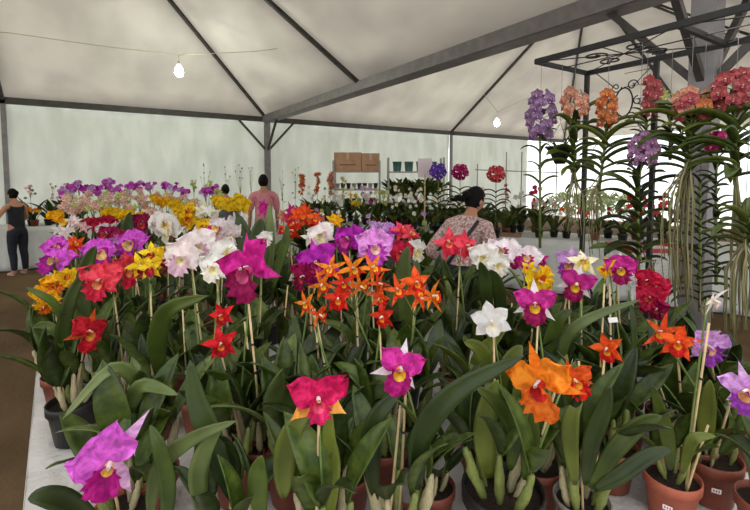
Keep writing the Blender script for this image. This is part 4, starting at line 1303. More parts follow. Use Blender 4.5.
RT = random.Random(77)
def bench_plant(pos, label, group, fl=None, pals=None, n=0, size=.09, H=.3, nleaf=7, style='narrow', mats=(0, 1, 1), kind='round', name='potted_plant', cat='plant', ps=.14, potk=None, spread=.1, LH=None):
    root = thing(name, label, cat, pos, group)
    S = Matrix.Diagonal((ps, ps, ps*.85, 1))
    link('pot', pot_data(potk or RT.choice(('black', 'brown', 'black')), 2), root, S)
    link('growing_medium', soil_data(1), root, S)
    for k in range(nleaf):
        a = RT.uniform(0, 2*pi)
        d = Vector((cos(a)*RT.uniform(.1, .6), sin(a)*RT.uniform(.1, .6), 1))
        link('leaf', leaf_data(style, RT.randrange(7), RT.choice(mats)), root, vec_M(Vector((0.03*cos(a), 0.03*sin(a), ps*.76)), d, (LH or H)*RT.uniform(.7, 1.1), a, 1.4))
    if n:
        sb = MB()
        ps_ = []
        for k in range(n):
            a = RT.uniform(0, 2*pi)
            q = Vector((spread*RT.uniform(0, 1)*cos(a), spread*RT.uniform(0, 1)*sin(a), ps*.8+H*RT.uniform(.7, 1.35)))
            ps_.append(q)
        hub = sum(ps_, Vector())/n*0.8
        sb.tube([Vector((0, 0, ps*.75)), hub], 0.003, 4)
        for q in ps_:
            sb.tube([hub, q], 0.002, 3)
        link('flower_stem', sb.me('flower_stem', STEMM), root)
        for q in ps_:
            link('flower', flower_data(kind, RT.choice(pals), RT.randrange(3), 2)[0], root, frame_M(q, toward(pos+q, RT.uniform(-50, 50), RT.uniform(-5, 30)), RT.uniform(-.4, .4), size/2*RT.uniform(.85, 1.15)))
    return root
ZP = ZT+0.008
def t2p(px, depth_row):
    """point on the second table below pixel column px, in row 0..1 from its near side"""
    best = min((abs(P(T2(x/50, depth_row))[0]-px), x/50) for x in range(6, 385))
    return T2(best[1], depth_row, ZP)
G_ = [  # left end of the second table: tall rusty and pale sprays
 (303, .3, 'orchid with a tall rust-orange spray at the left end of the second table', ('rust',), 26, 0.1, .66, 'star', .06),
 (318, .7, 'orchid with a second rust-orange spray behind the first one', ('rust',), 24, 0.1, .66, 'star', .06),
 (331, .3, 'orchid with a bushy rust-orange spray in front of the stacked shelf goods', ('rust', 'vandapeach'), 28, 0.1, .66, 'star', .07),
 (344, .55, 'orchid with cream blooms rising to the tallest pale spray of the second table', ('cream', 'greenish'), 20, 0.087, .6, 'star', .07),
 (338, .15, 'orchid with white blooms low at the front left of the second table', ('white',), 13, 0.116, .4, 'round', .09),
 (356, .2, 'orchid with yellow-green blooms beside the low white ones', ('greenish', 'yellow'), 15, 0.102, .36, 'star', .1),
 (366, .5, 'orchid with pinkish white blooms in front of the cardboard boxes shelf', ('blush', 'lilac'), 15, 0.116, .45, 'round', .1),
 (372, .15, 'orchid with plum purple blooms beside the pinkish white ones', ('vandalilac', 'wine'), 10, 0.087, .45, 'star', .07),
 (384, .3, 'plant with a plume of yellow-green blooms left of the card sign', ('greenish',), 17, 0.087, .42, 'star', .12)]
for px, row, lab, pals, n, s, H, kd, spd in G_:
    bench_plant(t2p(px, row), lab, None, pals=pals, n=n, size=s, H=H, LH=H*.55, mats=(1, 3, 1, 2), kind=kd, spread=spd, name='potted_orchid', cat='orchid')
for k, px in enumerate((394, 404, 414, 422, 432, 442, 452, 463, 474)):
    bench_plant(t2p(px, .25+.45*(k % 2)), 'green leafy plant with scattered small white flowers on the second table behind the woman', 'green plants on the second table', pals=('white', 'white', 'cream'), n=6, size=.085, H=.36, nleaf=20, style=RT.choice(('broad', 'narrow')), mats=(1, 1, 3, 0), LH=.3)
for k, px in enumerate((484, 494, 504, 512)):
    bench_plant(t2p(px, .2+.4*(k % 2)), 'green leafy plant on the second table right of the woman in the floral blouse', 'leafy plants right of the woman', n=0, H=.34, nleaf=22, style='narrow', mats=(1, 1, 3))
bench_plant(t2p(505, .8), 'orchid with maroon blooms at the back of the second table', None, pals=('rust', 'wine'), n=6, size=.09, H=.5, kind='star', name='potted_orchid', cat='orchid')
bench_plant(t2p(520, .75), 'orchid with large white blooms at the back of the second table', None, pals=('white',), n=7, size=.11, H=.42, name='potted_orchid', cat='orchid')
bench_plant(t2p(534, .8), 'orchid with raspberry pink blooms at the back of the second table', None, pals=('vandamagenta', 'coral'), n=8, size=.1, H=.5, name='potted_orchid', cat='orchid')
bench_plant(t2p(537, .2), 'orchid with a cascade of pale pink blooms with black pot beside the tall lilac stem', None, pals=('blush', 'rosebeige'), n=12, size=.08, H=.36, potk='black', name='potted_orchid', cat='orchid', spread=.13)
bench_plant(t2p(552, .35), 'orchid with white-pink blooms right of the pale pink cascade', None, pals=('blush', 'white', 'rosebeige'), n=12, size=.08, H=.36, potk='black', name='potted_orchid', cat='orchid', spread=.13)
bench_plant(t2p(565, .3), 'plant with burnt orange blooms on the second table under the hanging basket', None, pals=('rust', 'orangered'), n=6, size=.09, H=.26, potk='black')
bench_plant(t2p(580, .5), 'plant with orange blooms on the second table behind the hanging roots', None, pals=('orangered', 'golden'), n=6, size=.09, H=.28, potk='black')
for k, px in enumerate((592, 606, 620, 634)):
    bench_plant(t2p(px, .3+.3*(k % 2)), 'dark leafy plant with a few white blooms on the second table behind the rack', 'dark plants behind the rack leg', pals=('white', 'wine'), n=3, size=.08, H=.26, nleaf=9, style='broad', mats=(0, 0))
for k, x in enumerate((1.3, 1.75, 2.2, 2.65, 3.1, 3.55)):
    bench_plant(T2(x, -.62-.12*(k % 2), .006), 'bushy green plant in a black floor pot before the second table', 'green floor plants before the second table', pals=('white', 'greenish', 'lilac'), n=(7 if k % 2 else 0), size=.09, H=.62,
                nleaf=34, style=('narrow', 'broad')[k % 2], mats=(1, 1, 0, 3), ps=.42, potk='black', LH=.72, spread=.25)
for k, (px, row) in enumerate(((312, .8), (327, .75), (350, .85), (364, .8), (378, .7), (389, .8))):
    bench_plant(t2p(px, row), 'tall green plant along the back of the second table below the cardboard boxes', 'tall green plants below the boxes', n=5, pals=('cream', 'greenish', 'white'), size=.08, H=.46, nleaf=24, style='narrow', mats=(1, 1, 3, 0), LH=.4)
for k, px in enumerate((398, 409, 420, 436, 448, 470, 480)):
    bench_plant(t2p(px, .85), 'tall bushy plant along the back of the second table behind the bending woman', 'tall plants behind the bending woman', n=5, pals=('white', 'white', 'cream'), size=.09, H=.46, nleaf=24, style=('broad', 'narrow')[k % 2], mats=(1, 0, 1, 3), LH=.4)
# pale wooden batten on the second table
bt_a, bt_b = t2p(486, .06), t2p(520, .06)
o = link('wooden_batten', MB().bar(bt_a+Vector((0, 0, .03)), bt_b+Vector((0, 0, .03)), 0.06, 0.06).me('wooden_batten', mat('brown_wood', (140,104,84), (156,118,94), scale=9), False))
tag(o, 'brown wooden batten lying along the front of the second table', 'batten')

# plants on the wall table at the left
for k, x in enumerate((-1.05, -0.75, -0.5)):
    bench_plant(Vector((x, 10.4+.2*(k % 2), ZP)), ('orchid with a first dusky pink spray on the wall table', 'orchid with the taller dusky pink spray on the wall table', 'orchid with dusky pink sprays at the right of the wall table')[k], None,
                pals=('vandalilac', 'rosebeige'), n=9, size=.07, H=.5, kind='round', spread=.12, name='potted_orchid', cat='orchid')
for k, x in enumerate((-1.3, -1.05, -0.8, -0.55, -0.3)):
    bench_plant(Vector((x, 10.28, ZP)), 'dark green leafy plant along the front of the wall table beside the woman in black', 'leafy plants on the wall table', n=0, H=.22, nleaf=9, style='broad', mats=(0, 0, 1))
bench_plant(Vector((-1.0, 10.22, ZP)), 'plant with orange blooms at the front of the wall table beside the woman in black', None, pals=('golden', 'orange'), n=6, size=.1, H=.16, kind='frilly')
# tall wispy plants against the back wall near the corner post
for k, (px, py, d) in enumerate(((205,178,9.2), (226,178,9.8), (240,174,9.2), (252,180,9.9), (284,184,9.6), (296,182,9.3))):
    p = W(px, 190, d)
    p.z = 0.006
    bench_plant(p, 'tall wispy plant with small mauve blooms before the canvas near the corner post', 'wispy plants by the corner post', pals=('vandalilac', 'greenish', 'blush'), n=11, size=.055, H=1.35, nleaf=6, style='strap', kind='star', ps=.24, spread=.12, LH=.42, mats=(0, 1))

# ------------------------------------------------------------------ steel shelves, boxes, goods
STEEL = mat('painted_steel', (150,150,146), (166,166,160), rough=0.5, metal=0.3, scale=8)
CARD = mat('cardboard', (176,136,104), (188,148,116), rough=0.85, scale=8)
def shelf_unit(label, c, w, dp, zs, h, ang):
    root = thing('shelving_unit', label, 'shelving', c)
    root.rotation_euler.z = ang
    for x in (-w/2, w/2):
        for y in (-dp/2, dp/2):
            link('upright', MB().box((x-.02, y-.02, 0), (x+.02, y+.02, h)).me('upright', STEEL, False), root)
    for z in zs:
        link('shelf', MB().box((-w/2, -dp/2, z-.03), (w/2, dp/2, z)).me('shelf', STEEL, False), root)
    return root
ang2 = math.atan2(D2.y, D2.x)*0+radians(-33)
s1 = W(415, 200, 9.6); s1.z = 0
shelf_unit('steel shelving full of green plants behind the card sign', s1, 1.2, .45, (.5, 1.15, 1.85), 2.15, ang2)
s2 = W(357, 200, 10.0); s2.z = 0
shelf_unit('steel shelving carrying the cardboard boxes', s2, 1.05, .45, (.5, 1.1, 1.45, 1.86), 2.1, ang2)
def onshelf(s, x, y, z):
    return Vector((s.x+x*cos(ang2)-y*sin(ang2), s.y+x*sin(ang2)+y*cos(ang2), z+.004))
def box_thing(c, w, dp, h, label):
    root = thing('cardboard_box', label, 'box', c)
    root.rotation_euler.z = ang2
    link('carton', MB().box((-w/2, -dp/2, 0), (w/2, dp/2, h)).me('carton', CARD, False), root)
    link('packing_tape', MB().box((-.03, -dp/2-.001, h*.62), (.03, dp/2+.001, h+.001)).me('packing_tape', mat('tape', (196,166,130), rough=.4), False), root)
    link('printed_band', MB().box((-w*.3, -dp/2-.002, h*.3), (w*.3, -dp/2, h*.36)).me('printed_band', mat('brown_print', (120,84,60)), False), root)
box_thing(onshelf(s2, -.2, 0, 1.86), .62, .4, .42, 'wider cardboard box on the top shelf, next to the wall')
box_thing(onshelf(s2, .32, 0, 1.86), .4, .4, .4, 'narrower cardboard box on the top shelf, next to the plants')
# small wares in rows on the box shelf
wm = [mat('ware_plum', (74,48,60)), mat('ware_cream', (206,192,176)), mat('ware_slate', (66,66,72))]
for zi, z in enumerate((1.1, 1.45)):
    for k in range(8):
        c = onshelf(s2, -.44+.125*k, -.1, z)
        kk = (k+zi) % 3
        o = link('flower_pot', MB().lathe([(.035, 0), (.05, .11), (.055, .11), (.055, .135), (.046, .135), (.04, .03)], 12).me('flower_pot', wm[kk]), None, c)
        tag(o, ('empty plum-coloured pot standing in a row below the cardboard boxes', 'empty cream pot standing in a row below the cardboard boxes', 'empty slate grey pot standing in a row below the cardboard boxes')[kk], 'pot', ('plum pots below the boxes', 'cream pots below the boxes', 'slate pots below the boxes')[kk])
for k in range(4):
    o = link('bucket', MB().lathe([(.085, 0), (.1, .2), (.106, .2), (.106, .215), (.096, .215), (.082, .02)], 14).me('bucket', mat('teal_plastic', (84,122,112), rough=.5)), None, onshelf(s1, -.4+.26*k, 0, 1.85))
    tag(o, 'empty teal bucket on the top of the plant shelving', 'bucket', 'teal buckets on the plant shelving')
for z in (.5, 1.15):
    for k in range(5):
        bench_plant(onshelf(s1, -.46+.23*k, -.02, z), 'bushy green plant on the steel shelving behind the card sign', 'green plants on the steel shelving', n=0, H=.5, nleaf=26, style=RT.choice(('broad', 'narrow')), mats=(0, 1, 1, 3))
# bare rods of a hanging frame in front of the right canvas
hf = thing('garment_frame', 'bare grey tubular frame in front of the canvas behind the salmon red orchid', 'frame', W(520, 200, 9.0)*1.0)
hf.location.z = 0
HL = Vector(hf.location)
ux = Vector((cos(ang2), sin(ang2), 0))
for k, s in enumerate((-.9, -.3, .02, .75)):
    link('upright', MB().tube([ux*s, ux*s+Vector((0, 0, 2.25 if k in (1, 2) else 2.0))], .012, 6).me('upright', STEEL), hf)
link('cross_bar', MB().tube([ux*-.95+Vector((0, 0, 1.88)), ux*.8+Vector((0, 0, 1.82))], .012, 6).me('cross_bar', STEEL), hf)
link('cross_bar', MB().tube([ux*-.95+Vector((0, 0, .3)), ux*.8+Vector((0, 0, .3))], .012, 6).me('cross_bar', STEEL), hf)

# ------------------------------------------------------------------ right side: basket crate, stall outside
cr = W(648, 258, 3.9)
crt = thing('wire_basket', 'white wire basket with a red rim standing on a stand behind the crimson orchid', 'basket', Vector((cr.x, cr.y, 0)))
crt.rotation_euler.z = radians(-33)
WHT = mat('white_wire', (224,224,222), rough=.5)
RED = mat('red_plastic', (190,64,66), rough=.5)
z0, z1 = cr.z-.2, cr.z+.1
b = MB()
for k in range(13):
    x = -.27+.045*k
    b.bar((x, -.2, z0), (x, -.2, z1), .008, .008)
    b.bar((x, .2, z0), (x, .2, z1), .008, .008)
for k in range(6):
    z = z0+(z1-z0)*k/5
    b.bar((-.27, -.2, z), (.27, -.2, z), .008, .01)
    b.bar((-.27, .2, z), (.27, .2, z), .008, .01)
    b.bar((-.27, -.2, z), (-.27, .2, z), .008, .01)
    b.bar((.27, -.2, z), (.27, .2, z), .008, .01)
link('mesh_wall', b.me('mesh_wall', WHT, False), crt)
link('base', MB().box((-.27, -.2, z0-.015), (.27, .2, z0)).me('base', WHT, False), crt)
b = MB()
for a, c in (((-.28, -.2), (.28, -.2)), ((-.28, .2), (.28, .2)), ((-.27, -.2), (-.27, .2)), ((.27, -.2), (.27, .2))):
    b.bar((a[0], a[1], z1), (c[0], c[1], z1), .03, .035)
link('rim', b.me('rim', RED, False), crt)
for x in (-.24, .24):
    for y in (-.17, .17):
        link('leg', MB().bar((x, y, 0), (x, y, z0), .025, .025).me('leg', WHT, False), crt)
for px, row, lab in ((638, .7, 'plant with a red flower head on the second table, seen under the lilac-pink orchid'), (660, .5, 'plant with a red flower head on the second table, seen beside the root curtain')):
    bench_plant(t2p(px, row), lab, None, pals=('coral', 'vandared', 'red'), n=14, size=.1, H=.42, nleaf=9, kind='round', spread=.2)
# clipped bushes outside, seen as a green-brown band below the glare
BUSHM = mat('bush_leaf', (96,110,66), (130,138,92), rough=.8, scale=5)
for k, px in enumerate((566, 592, 618, 690)):
    c = W(px, 212, (20, 26, 20, 34)[k])
    c.z = 0
    b = MB()
    r = random.Random(k)
    for j in range(420):
        th, ph_ = r.uniform(0, 2*pi), math.acos(r.uniform(-.2, 1))
        q = Vector((1.1*sin(ph_)*cos(th), 1.0*sin(ph_)*sin(th), .1+.85*abs(cos(ph_))))*r.uniform(.82, 1.05)
        n = Vector((r.uniform(-1, 1), r.uniform(-1, 1), r.uniform(-.3, 1))).normalized()
        e = n.orthogonal()*.12
        g = n.cross(e.normalized())*.05
        b.add([q-e, q-g, q+e, q+g], [(0, 1, 2, 3)])
    bu = thing('bush', 'olive green bush out in the daylight beyond the open side of the tent', 'bush', c, 'bushes in the daylight')
    link('foliage', b.me('foliage', BUSHM), bu)
    link('trunk', MB().tube([Vector((0, 0, 0)), Vector((.05, 0, .7))], [.05, .03], 6).me('trunk', mat('bush_trunk', (90,72,54), (110,90,68))), bu)

# ------------------------------------------------------------------ lamps hanging from a wire under the canvas
GLOW = mat('lit_bulb', (236, 255, 226), emit=30)
CAPM = mat('bulb_socket', (210,214,206), rough=.5)
def bulb(px, py, d, label):
    c = W(px, py, d)
    root = thing('light_bulb', label, 'lamp', c)
    link('glass', MB().lathe([(.001, -.125), (.032, -.118), (.06, -.085), (.074, -.035), (.064, .02), (.036, .07), (.022, .09)], 16).me('glass', GLOW), root)
    link('socket', MB().lathe([(.02, .08), (.024, .085), (.024, .13), (.012, .15), (.004, .155)], 12).me('socket', CAPM), root)
    link('cord', MB().tube([Vector((0, 0, .15)), Vector((0, 0, .26))], .004, 5).me('cord', CAPM), root)
    l = bpy.data.lights.new('bulb_light', 'POINT')
    l.energy = 35
    l.color = (.92, 1, .86)
    l.shadow_soft_size = .06
    lo = bpy.data.objects.new('bulb_light', l)
    COL.objects.link(lo)
    lo.parent = root
    lo.location = (0, 0, -.2)
    return c+Vector((0, 0, .26))
b1 = bulb(179, 70, 7.6, 'lit light bulb hanging from the wire under the big canvas, beside the dark rafter')
b2 = bulb(497, 122, 11.5, 'lit light bulb hanging under the far canvas above the salmon red orchid')
WIRE = mat('cream_cable', (196,190,160), rough=.6)
a, c = W(10, 33, 7.4), W(332, 42, 7.4)
pts = [W(-60, 28, 7.3), a, a.lerp(b1, .55)+Vector((0, 0, -.02)), b1, b1.lerp(c, .5)+Vector((0, 0, -.05)), c]
o = link('cable', MB().tube(pts, .0065, 5).me('cable', WIRE))
tag(o, 'thin cream cable strung under the big canvas carrying the light bulb', 'cable')
o = link('cable', MB().tube([W(484, 94, 11.5), b2+Vector((0, 0, .02)), b2, b2+Vector((0, 0, .01)), W(528, 98, 11.5)], .006, 5).me('cable', WIRE))
tag(o, 'short cream cable under the far canvas carrying the smaller-looking bulb', 'cable')

# ------------------------------------------------------------------ people
SKIN = mat('skin', (176,122,94), (188,134,106), rough=.6, scale=6)
HAIRM = mat('black_hair', (14,12,11), (24,20,18), rough=.8, spec=.15, scale=60, stretch=(4,4,.4))
def skin_graph(nodes, edges, sub=2, voxel=None, extra=None, root=0):
    """grow one continuous surface around a skeleton of joints with radii"""
    names = list(nodes)
    ix = {n: i for i, n in enumerate(names)}
    me = bpy.data.meshes.new('tmp')
    me.from_pydata([tuple(nodes[n][0]) for n in names], [(ix[a], ix[b]) for a, b in edges], [])
    o = bpy.data.objects.new('tmp', me)
    COL.objects.link(o)
    m = o.modifiers.new('s', 'SKIN')
    m.use_smooth_shade = True
    sv = me.skin_vertices[0].data
    for i, n in enumerate(names):
        r = nodes[n][1]
        sv[i].radius = (r, r) if not isinstance(r, tuple) else r
        sv[i].use_root = (i == root)
    s = o.modifiers.new('d', 'SUBSURF')
    s.levels = s.render_levels = sub
    dg = bpy.context.evaluated_depsgraph_get()
    res = bpy.data.meshes.new_from_object(o.evaluated_get(dg))
    if extra or voxel:
        vs = [v.co.copy() for v in res.vertices]
        fs = [tuple(p.vertices) for p in res.polygons]
        for ev, ef in (extra or ()):
            off = len(vs)
            vs += ev
            fs += [tuple(i+off for i in f) for f in ef]
        me2 = bpy.data.meshes.new('tmp2')
        me2.from_pydata([tuple(v) for v in vs], [], fs)
        o2 = bpy.data.objects.new('tmp2', me2)
        COL.objects.link(o2)
        if voxel:
            rm = o2.modifiers.new('r', 'REMESH')
            rm.mode = 'VOXEL'
            rm.voxel_size = voxel
            sm = o2.modifiers.new('q', 'SMOOTH')
            sm.factor = .5
            sm.iterations = 2
        dg = bpy.context.evaluated_depsgraph_get()
        res = bpy.data.meshes.new_from_object(o2.evaluated_get(dg))
        bpy.data.objects.remove(o2)
    bpy.data.objects.remove(o)
    res.polygons.foreach_set('use_smooth', [True]*len(res.polygons))
    return res

def head_shape(th, ph):
    """a head about 23 cm tall, face towards +Y; returns a point for polar angle ph and azimuth th"""
    x, y, z = sin(ph)*cos(th), sin(ph)*sin(th), cos(ph)
    p = Vector((x*.076, y*.096, z*.118))
    if z < 0:
        k = 1+.42*z*(1 if y < 0 else .55)
        p.x *= 1+.30*z
        p.y = p.y*k+(.014*-z if y > 0 else .0)
    if y > 0:
        p.y *= 1-.10*(1-abs(x))*abs(z)**2
        p.y += .026*math.exp(-((x/.16)**2+((z+.10)/.13)**2))+.012*math.exp(-((x/.12)**2+((z-.1)/.18)**2))      # nose
        p.y -= .012*(math.exp(-(((x-.40)/.16)**2+((z-.06)/.12)**2))+math.exp(-(((x+.40)/.16)**2+((z-.06)/.12)**2)))    # eye sockets
        p.y += .007*math.exp(-((x/.30)**2+((z+.42)/.08)**2))   # lips
        p.y += .010*math.exp(-((x/.25)**2+((z+.82)/.14)**2))   # chin
    return p
def head_geo(M, s=1.0, f=None, n=28, m=20):
    vs, fs = [], []
    for a in range(m+1):
        for b in range(n):
            vs.append(M @ (head_shape(2*pi*b/n, pi*a/m)*s))
    for a in range(m):
        for b in range(n):
            if f is None or f(2*pi*(b+.5)/n, pi*(a+.5)/m):
                fs.append((a*n+b, a*n+(b+1) % n, (a+1)*n+(b+1) % n, (a+1)*n+b))
    return vs, fs
def ear_geo(M, s):
    vs, fs = [], []
    for a in range(7):
        for b in range(10):
            ph, th = pi*a/6, 2*pi*b/10
            vs.append(M @ Vector((s*(.076+.008*cos(th)*sin(ph)), -.005+.018*sin(th)*sin(ph), -.008+.032*cos(ph))))
    for a in range(6):
        for b in range(10):
            fs.append((a*10+b, a*10+(b+1) % 10, (a+1)*10+(b+1) % 10, (a+1)*10+b))
    return vs, fs

def person(label, loc, facing, H=1.62, lean=0.0, head=(0, 0), arms=None, female=True, top=None, bottom=None, sleeve='long', shoes=None, hair='bun', stance=.09, straps=False, top_z=.88):
    """facing: heading in radians; arms: ((elbow), (wrist)) per side in body coordinates (x right, y ahead, z up)"""
    k = H/1.70
    root = thing('person', label, 'person', loc)
    root.rotation_euler.z = facing-pi/2
    def J(x, y, z):
        """joint at rest -> leaning pose (bend at the hips)"""
        if z > .95:
            dz = z-.95
            y, z = y+dz*sin(lean), .95+dz*cos(lean)
        return Vector((x, y, z))*k
    sw = .165 if female else .19
    N = {}
    N['pelvis'] = (J(0, 0, .95), .125*k)
    N['waist'] = (J(0, .005, 1.10), (.108 if female else .125)*k)
    N['chest'] = (J(0, .0, 1.28), (.122 if female else .14)*k)
    N['upper'] = (J(0, -.01, 1.40), .085*k)
    N['neck'] = (J(0, 0, 1.48), .052*k)
    N['skull'] = (J(0, .015, 1.56), .055*k)
    E = [('pelvis', 'waist'), ('waist', 'chest'), ('chest', 'upper'), ('upper', 'neck'), ('neck', 'skull')]
    arms = arms or (((-.22, .0, 1.12), (-.23, .10, .88)), ((.22, .0, 1.12), (.23, .10, .88)))
    for si, s in enumerate((-1, 1)):
        t = 'l' if s < 0 else 'r'
        N[t+'hip'] = (J(s*.085, 0, .92), .098*k)
        N[t+'knee'] = (J(s*stance, .02, .50), .058*k)
        N[t+'calf'] = (J(s*stance, -.015, .36), .054*k)
        N[t+'ankle'] = (J(s*stance, -.02, .09), .036*k)
        N[t+'heel'] = (J(s*stance, -.035, .035), .034*k)
        N[t+'toe'] = (J(s*(stance+.02), .15, .025), .026*k)
        E += [('pelvis', t+'hip'), (t+'hip', t+'knee'), (t+'knee', t+'calf'), (t+'calf', t+'ankle'), (t+'ankle', t+'heel'), (t+'ankle', t+'toe')]
        sh = J(s*sw, -.01, 1.385)
        N[t+'shoulder'] = (sh, .056*k)
        el, wr = J(*arms[si][0]), J(*arms[si][1])
        N[t+'elbow'] = (el, .038*k)
        N[t+'forearm'] = (el.lerp(wr, .35), .037*k)
        N[t+'wrist'] = (wr, .026*k)
        d = (wr-el).normalized()
        side = d.cross(Vector((s, 0, 0)))
        side = side.normalized() if side.length > .2 else Vector((0, 1, 0))
        palm = wr+d*.06*k
        N[t+'palm'] = (palm, .028*k)
        E += [('upper', t+'shoulder'), (t+'shoulder', t+'elbow'), (t+'elbow', t+'forearm'), (t+'forearm', t+'wrist'), (t+'wrist', t+'palm')]
        cross = d.cross(side)
        for q, (o_, L) in enumerate(((-.033, .068), (-.011, .08), (.011, .076), (.033, .06))):
            f1 = palm+d*.03*k+side*o_*k
            f2 = f1+d*L*.55*k+cross*.006*k
            f3 = f2+(d*.75+cross*.6)*L*.5*k
            N['%sf%da' % (t, q)], N['%sf%db' % (t, q)], N['%sf%dc' % (t, q)] = (f1, .0095*k), (f2, .0085*k), (f3, .0075*k)
            E += [(t+'palm', '%sf%da' % (t, q)), ('%sf%da' % (t, q), '%sf%db' % (t, q)), ('%sf%db' % (t, q), '%sf%dc' % (t, q))]
        th1 = wr+d*.035*k-side*.03*k
        th2 = th1+(d*.6-side*.7)*.04*k
        N[t+'t1'], N[t+'t2'] = (th1, .012*k), (th2+d*.02*k, .009*k)
        E += [(t+'wrist', t+'t1'), (t+'t1', t+'t2')]
    hc = J(0, .03, 1.615)
    HM = Matrix.Translation(hc) @ Matrix.Rotation(head[0], 4, 'Z') @ Matrix.Rotation(-lean*.3-head[1], 4, 'X')
    ears = [ear_geo(HM, s*k) for s in (-1, 1)]
    body = skin_graph(N, E, 2, .0065, [head_geo(HM, k)]+ears)
    body.materials.clear()
    body.materials.append(SKIN)
    link('body', body, root)
    # eyes and hair
    eb = MB()
    for s in (-1, 1):
        c = HM @ (Vector((s*.031, .083, .008))*k)
        eb.lathe([(.001, -.008*k), (.008*k, -.004*k), (.009*k, 0), (.008*k, .004*k), (.001, .008*k)], 8, c)
    link('eyes', eb.me('eyes', mat('eye_dark', (30,24,22), rough=.3)), root)
    hb = MB()
    def cap(th, ph):
        x, y, z = sin(ph)*cos(th), sin(ph)*sin(th), cos(ph)
        return z > (.42 if y > .25 else (.0 if y > -.1 else -.62))
    v, f = head_geo(HM @ Matrix.Scale(1.09, 4), k, cap)
    hb.add(v, f)
    def lump(c, r, st=(1, 1, 1)):
        vs, fs = [], []
        for a in range(9):
            for b_ in range(12):
                ph, th = pi*a/8, 2*pi*b_/12
                q = Vector((r*st[0]*sin(ph)*cos(th), r*st[1]*sin(ph)*sin(th), r*st[2]*cos(ph)))
                q *= 1+.08*noise.noise(q*40)
                vs.append(HM @ ((Vector(c)+q)*k))
        for a in range(8):
            for b_ in range(12):
                fs.append((a*12+b_, a*12+(b_+1) % 12, (a+1)*12+(b_+1) % 12, (a+1)*12+b_))
        hb.add(vs, fs)
    if hair == 'bun':
        lump((0, -.10, .035), .05)
    elif hair == 'tail':
        lump((0, -.105, .01), .045, (1, 1.1, .8))
        lump((-.035, -.15, -.03), .04, (1.3, 1.2, .7))
        lump((-.085, -.165, -.05), .028, (1.6, 1.0, .6))
    link('hair', hb.me('hair', HAIRM), root)
    # clothes follow the joints, a little wider
    g = .016*k
    def grow(names, extra_edges, mul=1.0, ends=None):
        nn = {q: ((ends or {}).get(q, N[q][0]), N[q][1]*(mul if q in ('pelvis', 'waist') else 1.1 if q[1:] == 'hip' else 1)+g) for q in names}
        ee = [(a, b_) for a, b_ in E if a in nn and b_ in nn]+list(extra_edges)
        return skin_graph(nn, ee, 2, .009)
    tn = ['pelvis', 'waist', 'chest', 'upper']+(['neck'] if sleeve != 'none' else [])
    if sleeve != 'none':
        for t in 'lr':
            tn += [t+'shoulder', t+'elbow']+([t+'forearm', t+'wrist'] if sleeve == 'long' else [])
    ends = {}
    if sleeve == 'long':
        for t in 'lr':
            ends[t+'wrist'] = N[t+'forearm'][0].lerp(N[t+'wrist'][0], .8)
    ends['pelvis'] = N['pelvis'][0]-Vector((0, 0, .10*k))
    if sleeve == 'none':
        tn += ['lshoulder', 'rshoulder']
        for t in 'lr':
            ends[t+'shoulder'] = N[t+'shoulder'][0].lerp(N['upper'][0], .3)-Vector((0, 0, .02))
    shirt = grow(tn, (), 1.12, ends)
    shirt.materials.clear()
    shirt.materials.append(top)
    link('shirt' if not female else 'blouse', shirt, root)
    bn = ['pelvis', 'waist']
    for t in 'lr':
        bn += [t+'hip', t+'knee', t+'calf', t+'ankle']
    tr = grow(bn, (), 1.22, {'waist': N['pelvis'][0].lerp(N['waist'][0], .8)})
    tr.materials.clear()
    tr.materials.append(bottom)
    link('trousers', tr, root)
    for t in 'lr':
        h, to = N[t+'heel'][0], N[t+'toe'][0]
        m_ = skin_graph({'a': (h, .044*k), 'b': (h.lerp(to, .55)+Vector((0, 0, .006)), .043*k), 'c': (to, .036*k)}, [('a', 'b'), ('b', 'c')], 2)
        for v_ in m_.vertices:
            v_.co.z = max(v_.co.z, .002)
        m_.materials.clear()
        m_.materials.append(shoes or IRON)
        link('shoe', m_, root)
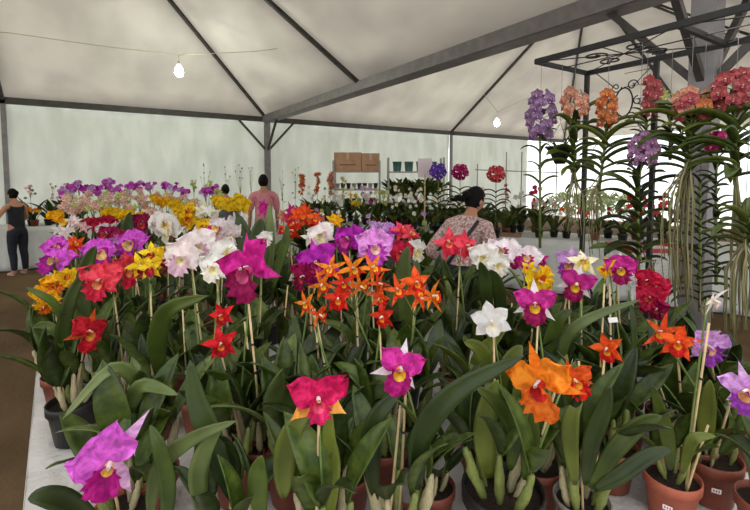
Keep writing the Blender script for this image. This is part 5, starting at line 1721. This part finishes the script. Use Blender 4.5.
    if straps:
        b_ = MB()
        R = N['chest'][1]+g+.012
        pts = []
        for q in range(9):
            t = q/8
            pts.append(J(.13-.24*t+.03*sin(pi*t), -.135*sin(pi*(.16+.72*t))-.045, 1.45-.42*t))
        b_.tube(pts, .014*k, 6)
        link('shoulder_strap', b_.me('shoulder_strap', mat('dark_strap', (44,42,46), rough=.7)), root)
    return root

def flo(px, d):
    p = W(px, 220, d)
    p.z = 0
    return p
BLK = mat('black_cotton', (20,22,28), (30,32,40), rough=.85, scale=12)
NAVY = mat('dark_trousers', (24,26,36), (34,36,48), rough=.85, scale=12)
PINKS = mat('pink_shirt', (206,128,136), (216,146,152), rough=.85, scale=7)
FLORAL = mat('floral_blouse', (150,104,104), (212,190,180), rough=.85, scale=55, detail=1)
view_az = math.atan2(FWD.y, FWD.x)
def face_dir(px, turn):
    """heading of someone at column px seen from behind, turned by degrees to the viewer's left"""
    w = W(px, 220, 3)
    return math.atan2(w.y, w.x)+radians(turn)
person('woman in the pale floral blouse with tied-back black hair, bending over behind the table', flo(461, 3.5), face_dir(461, -28), H=1.66, lean=.33, head=(-.25, .25),
       arms=(((-.34, -.02, 1.13), (-.30, .22, 1.02)), ((.25, .06, 1.12), (.2, .28, 1.0))), top=FLORAL, bottom=NAVY, hair='tail', straps=True, sleeve='long')
person('man with short black hair in a pink shirt, seen from behind', flo(264, 7.4), face_dir(264, 5), H=1.74, female=False, top=PINKS, bottom=NAVY, hair='short', sleeve='short')
person('woman in a black top and black trousers standing at the wall table', flo(17, 7.55), face_dir(17, 30), H=1.5, lean=.1, top=BLK, bottom=NAVY, hair='bun', sleeve='none', stance=.1,
       arms=(((-.32, .02, 1.16), (-.26, .2, 1.02)), ((.24, .1, 1.12), (.26, .34, 1.05))), shoes=mat('beige_shoe', (176,150,136)))
person('dark-haired child mostly hidden behind the brightest yellow orchids', flo(226, 8.2), face_dir(226, 0), H=1.56, female=False, top=mat('grey_tee', (92,92,100), (108,108,116)), bottom=NAVY, hair='short', sleeve='short')
person('dark-haired person whose head shows behind the purple sprays at the far table end', flo(60, 9.4), face_dir(60, 15), H=1.56, female=False, top=mat('charcoal_tee', (54,54,60), (66,66,72)), bottom=NAVY, hair='short', sleeve='short')
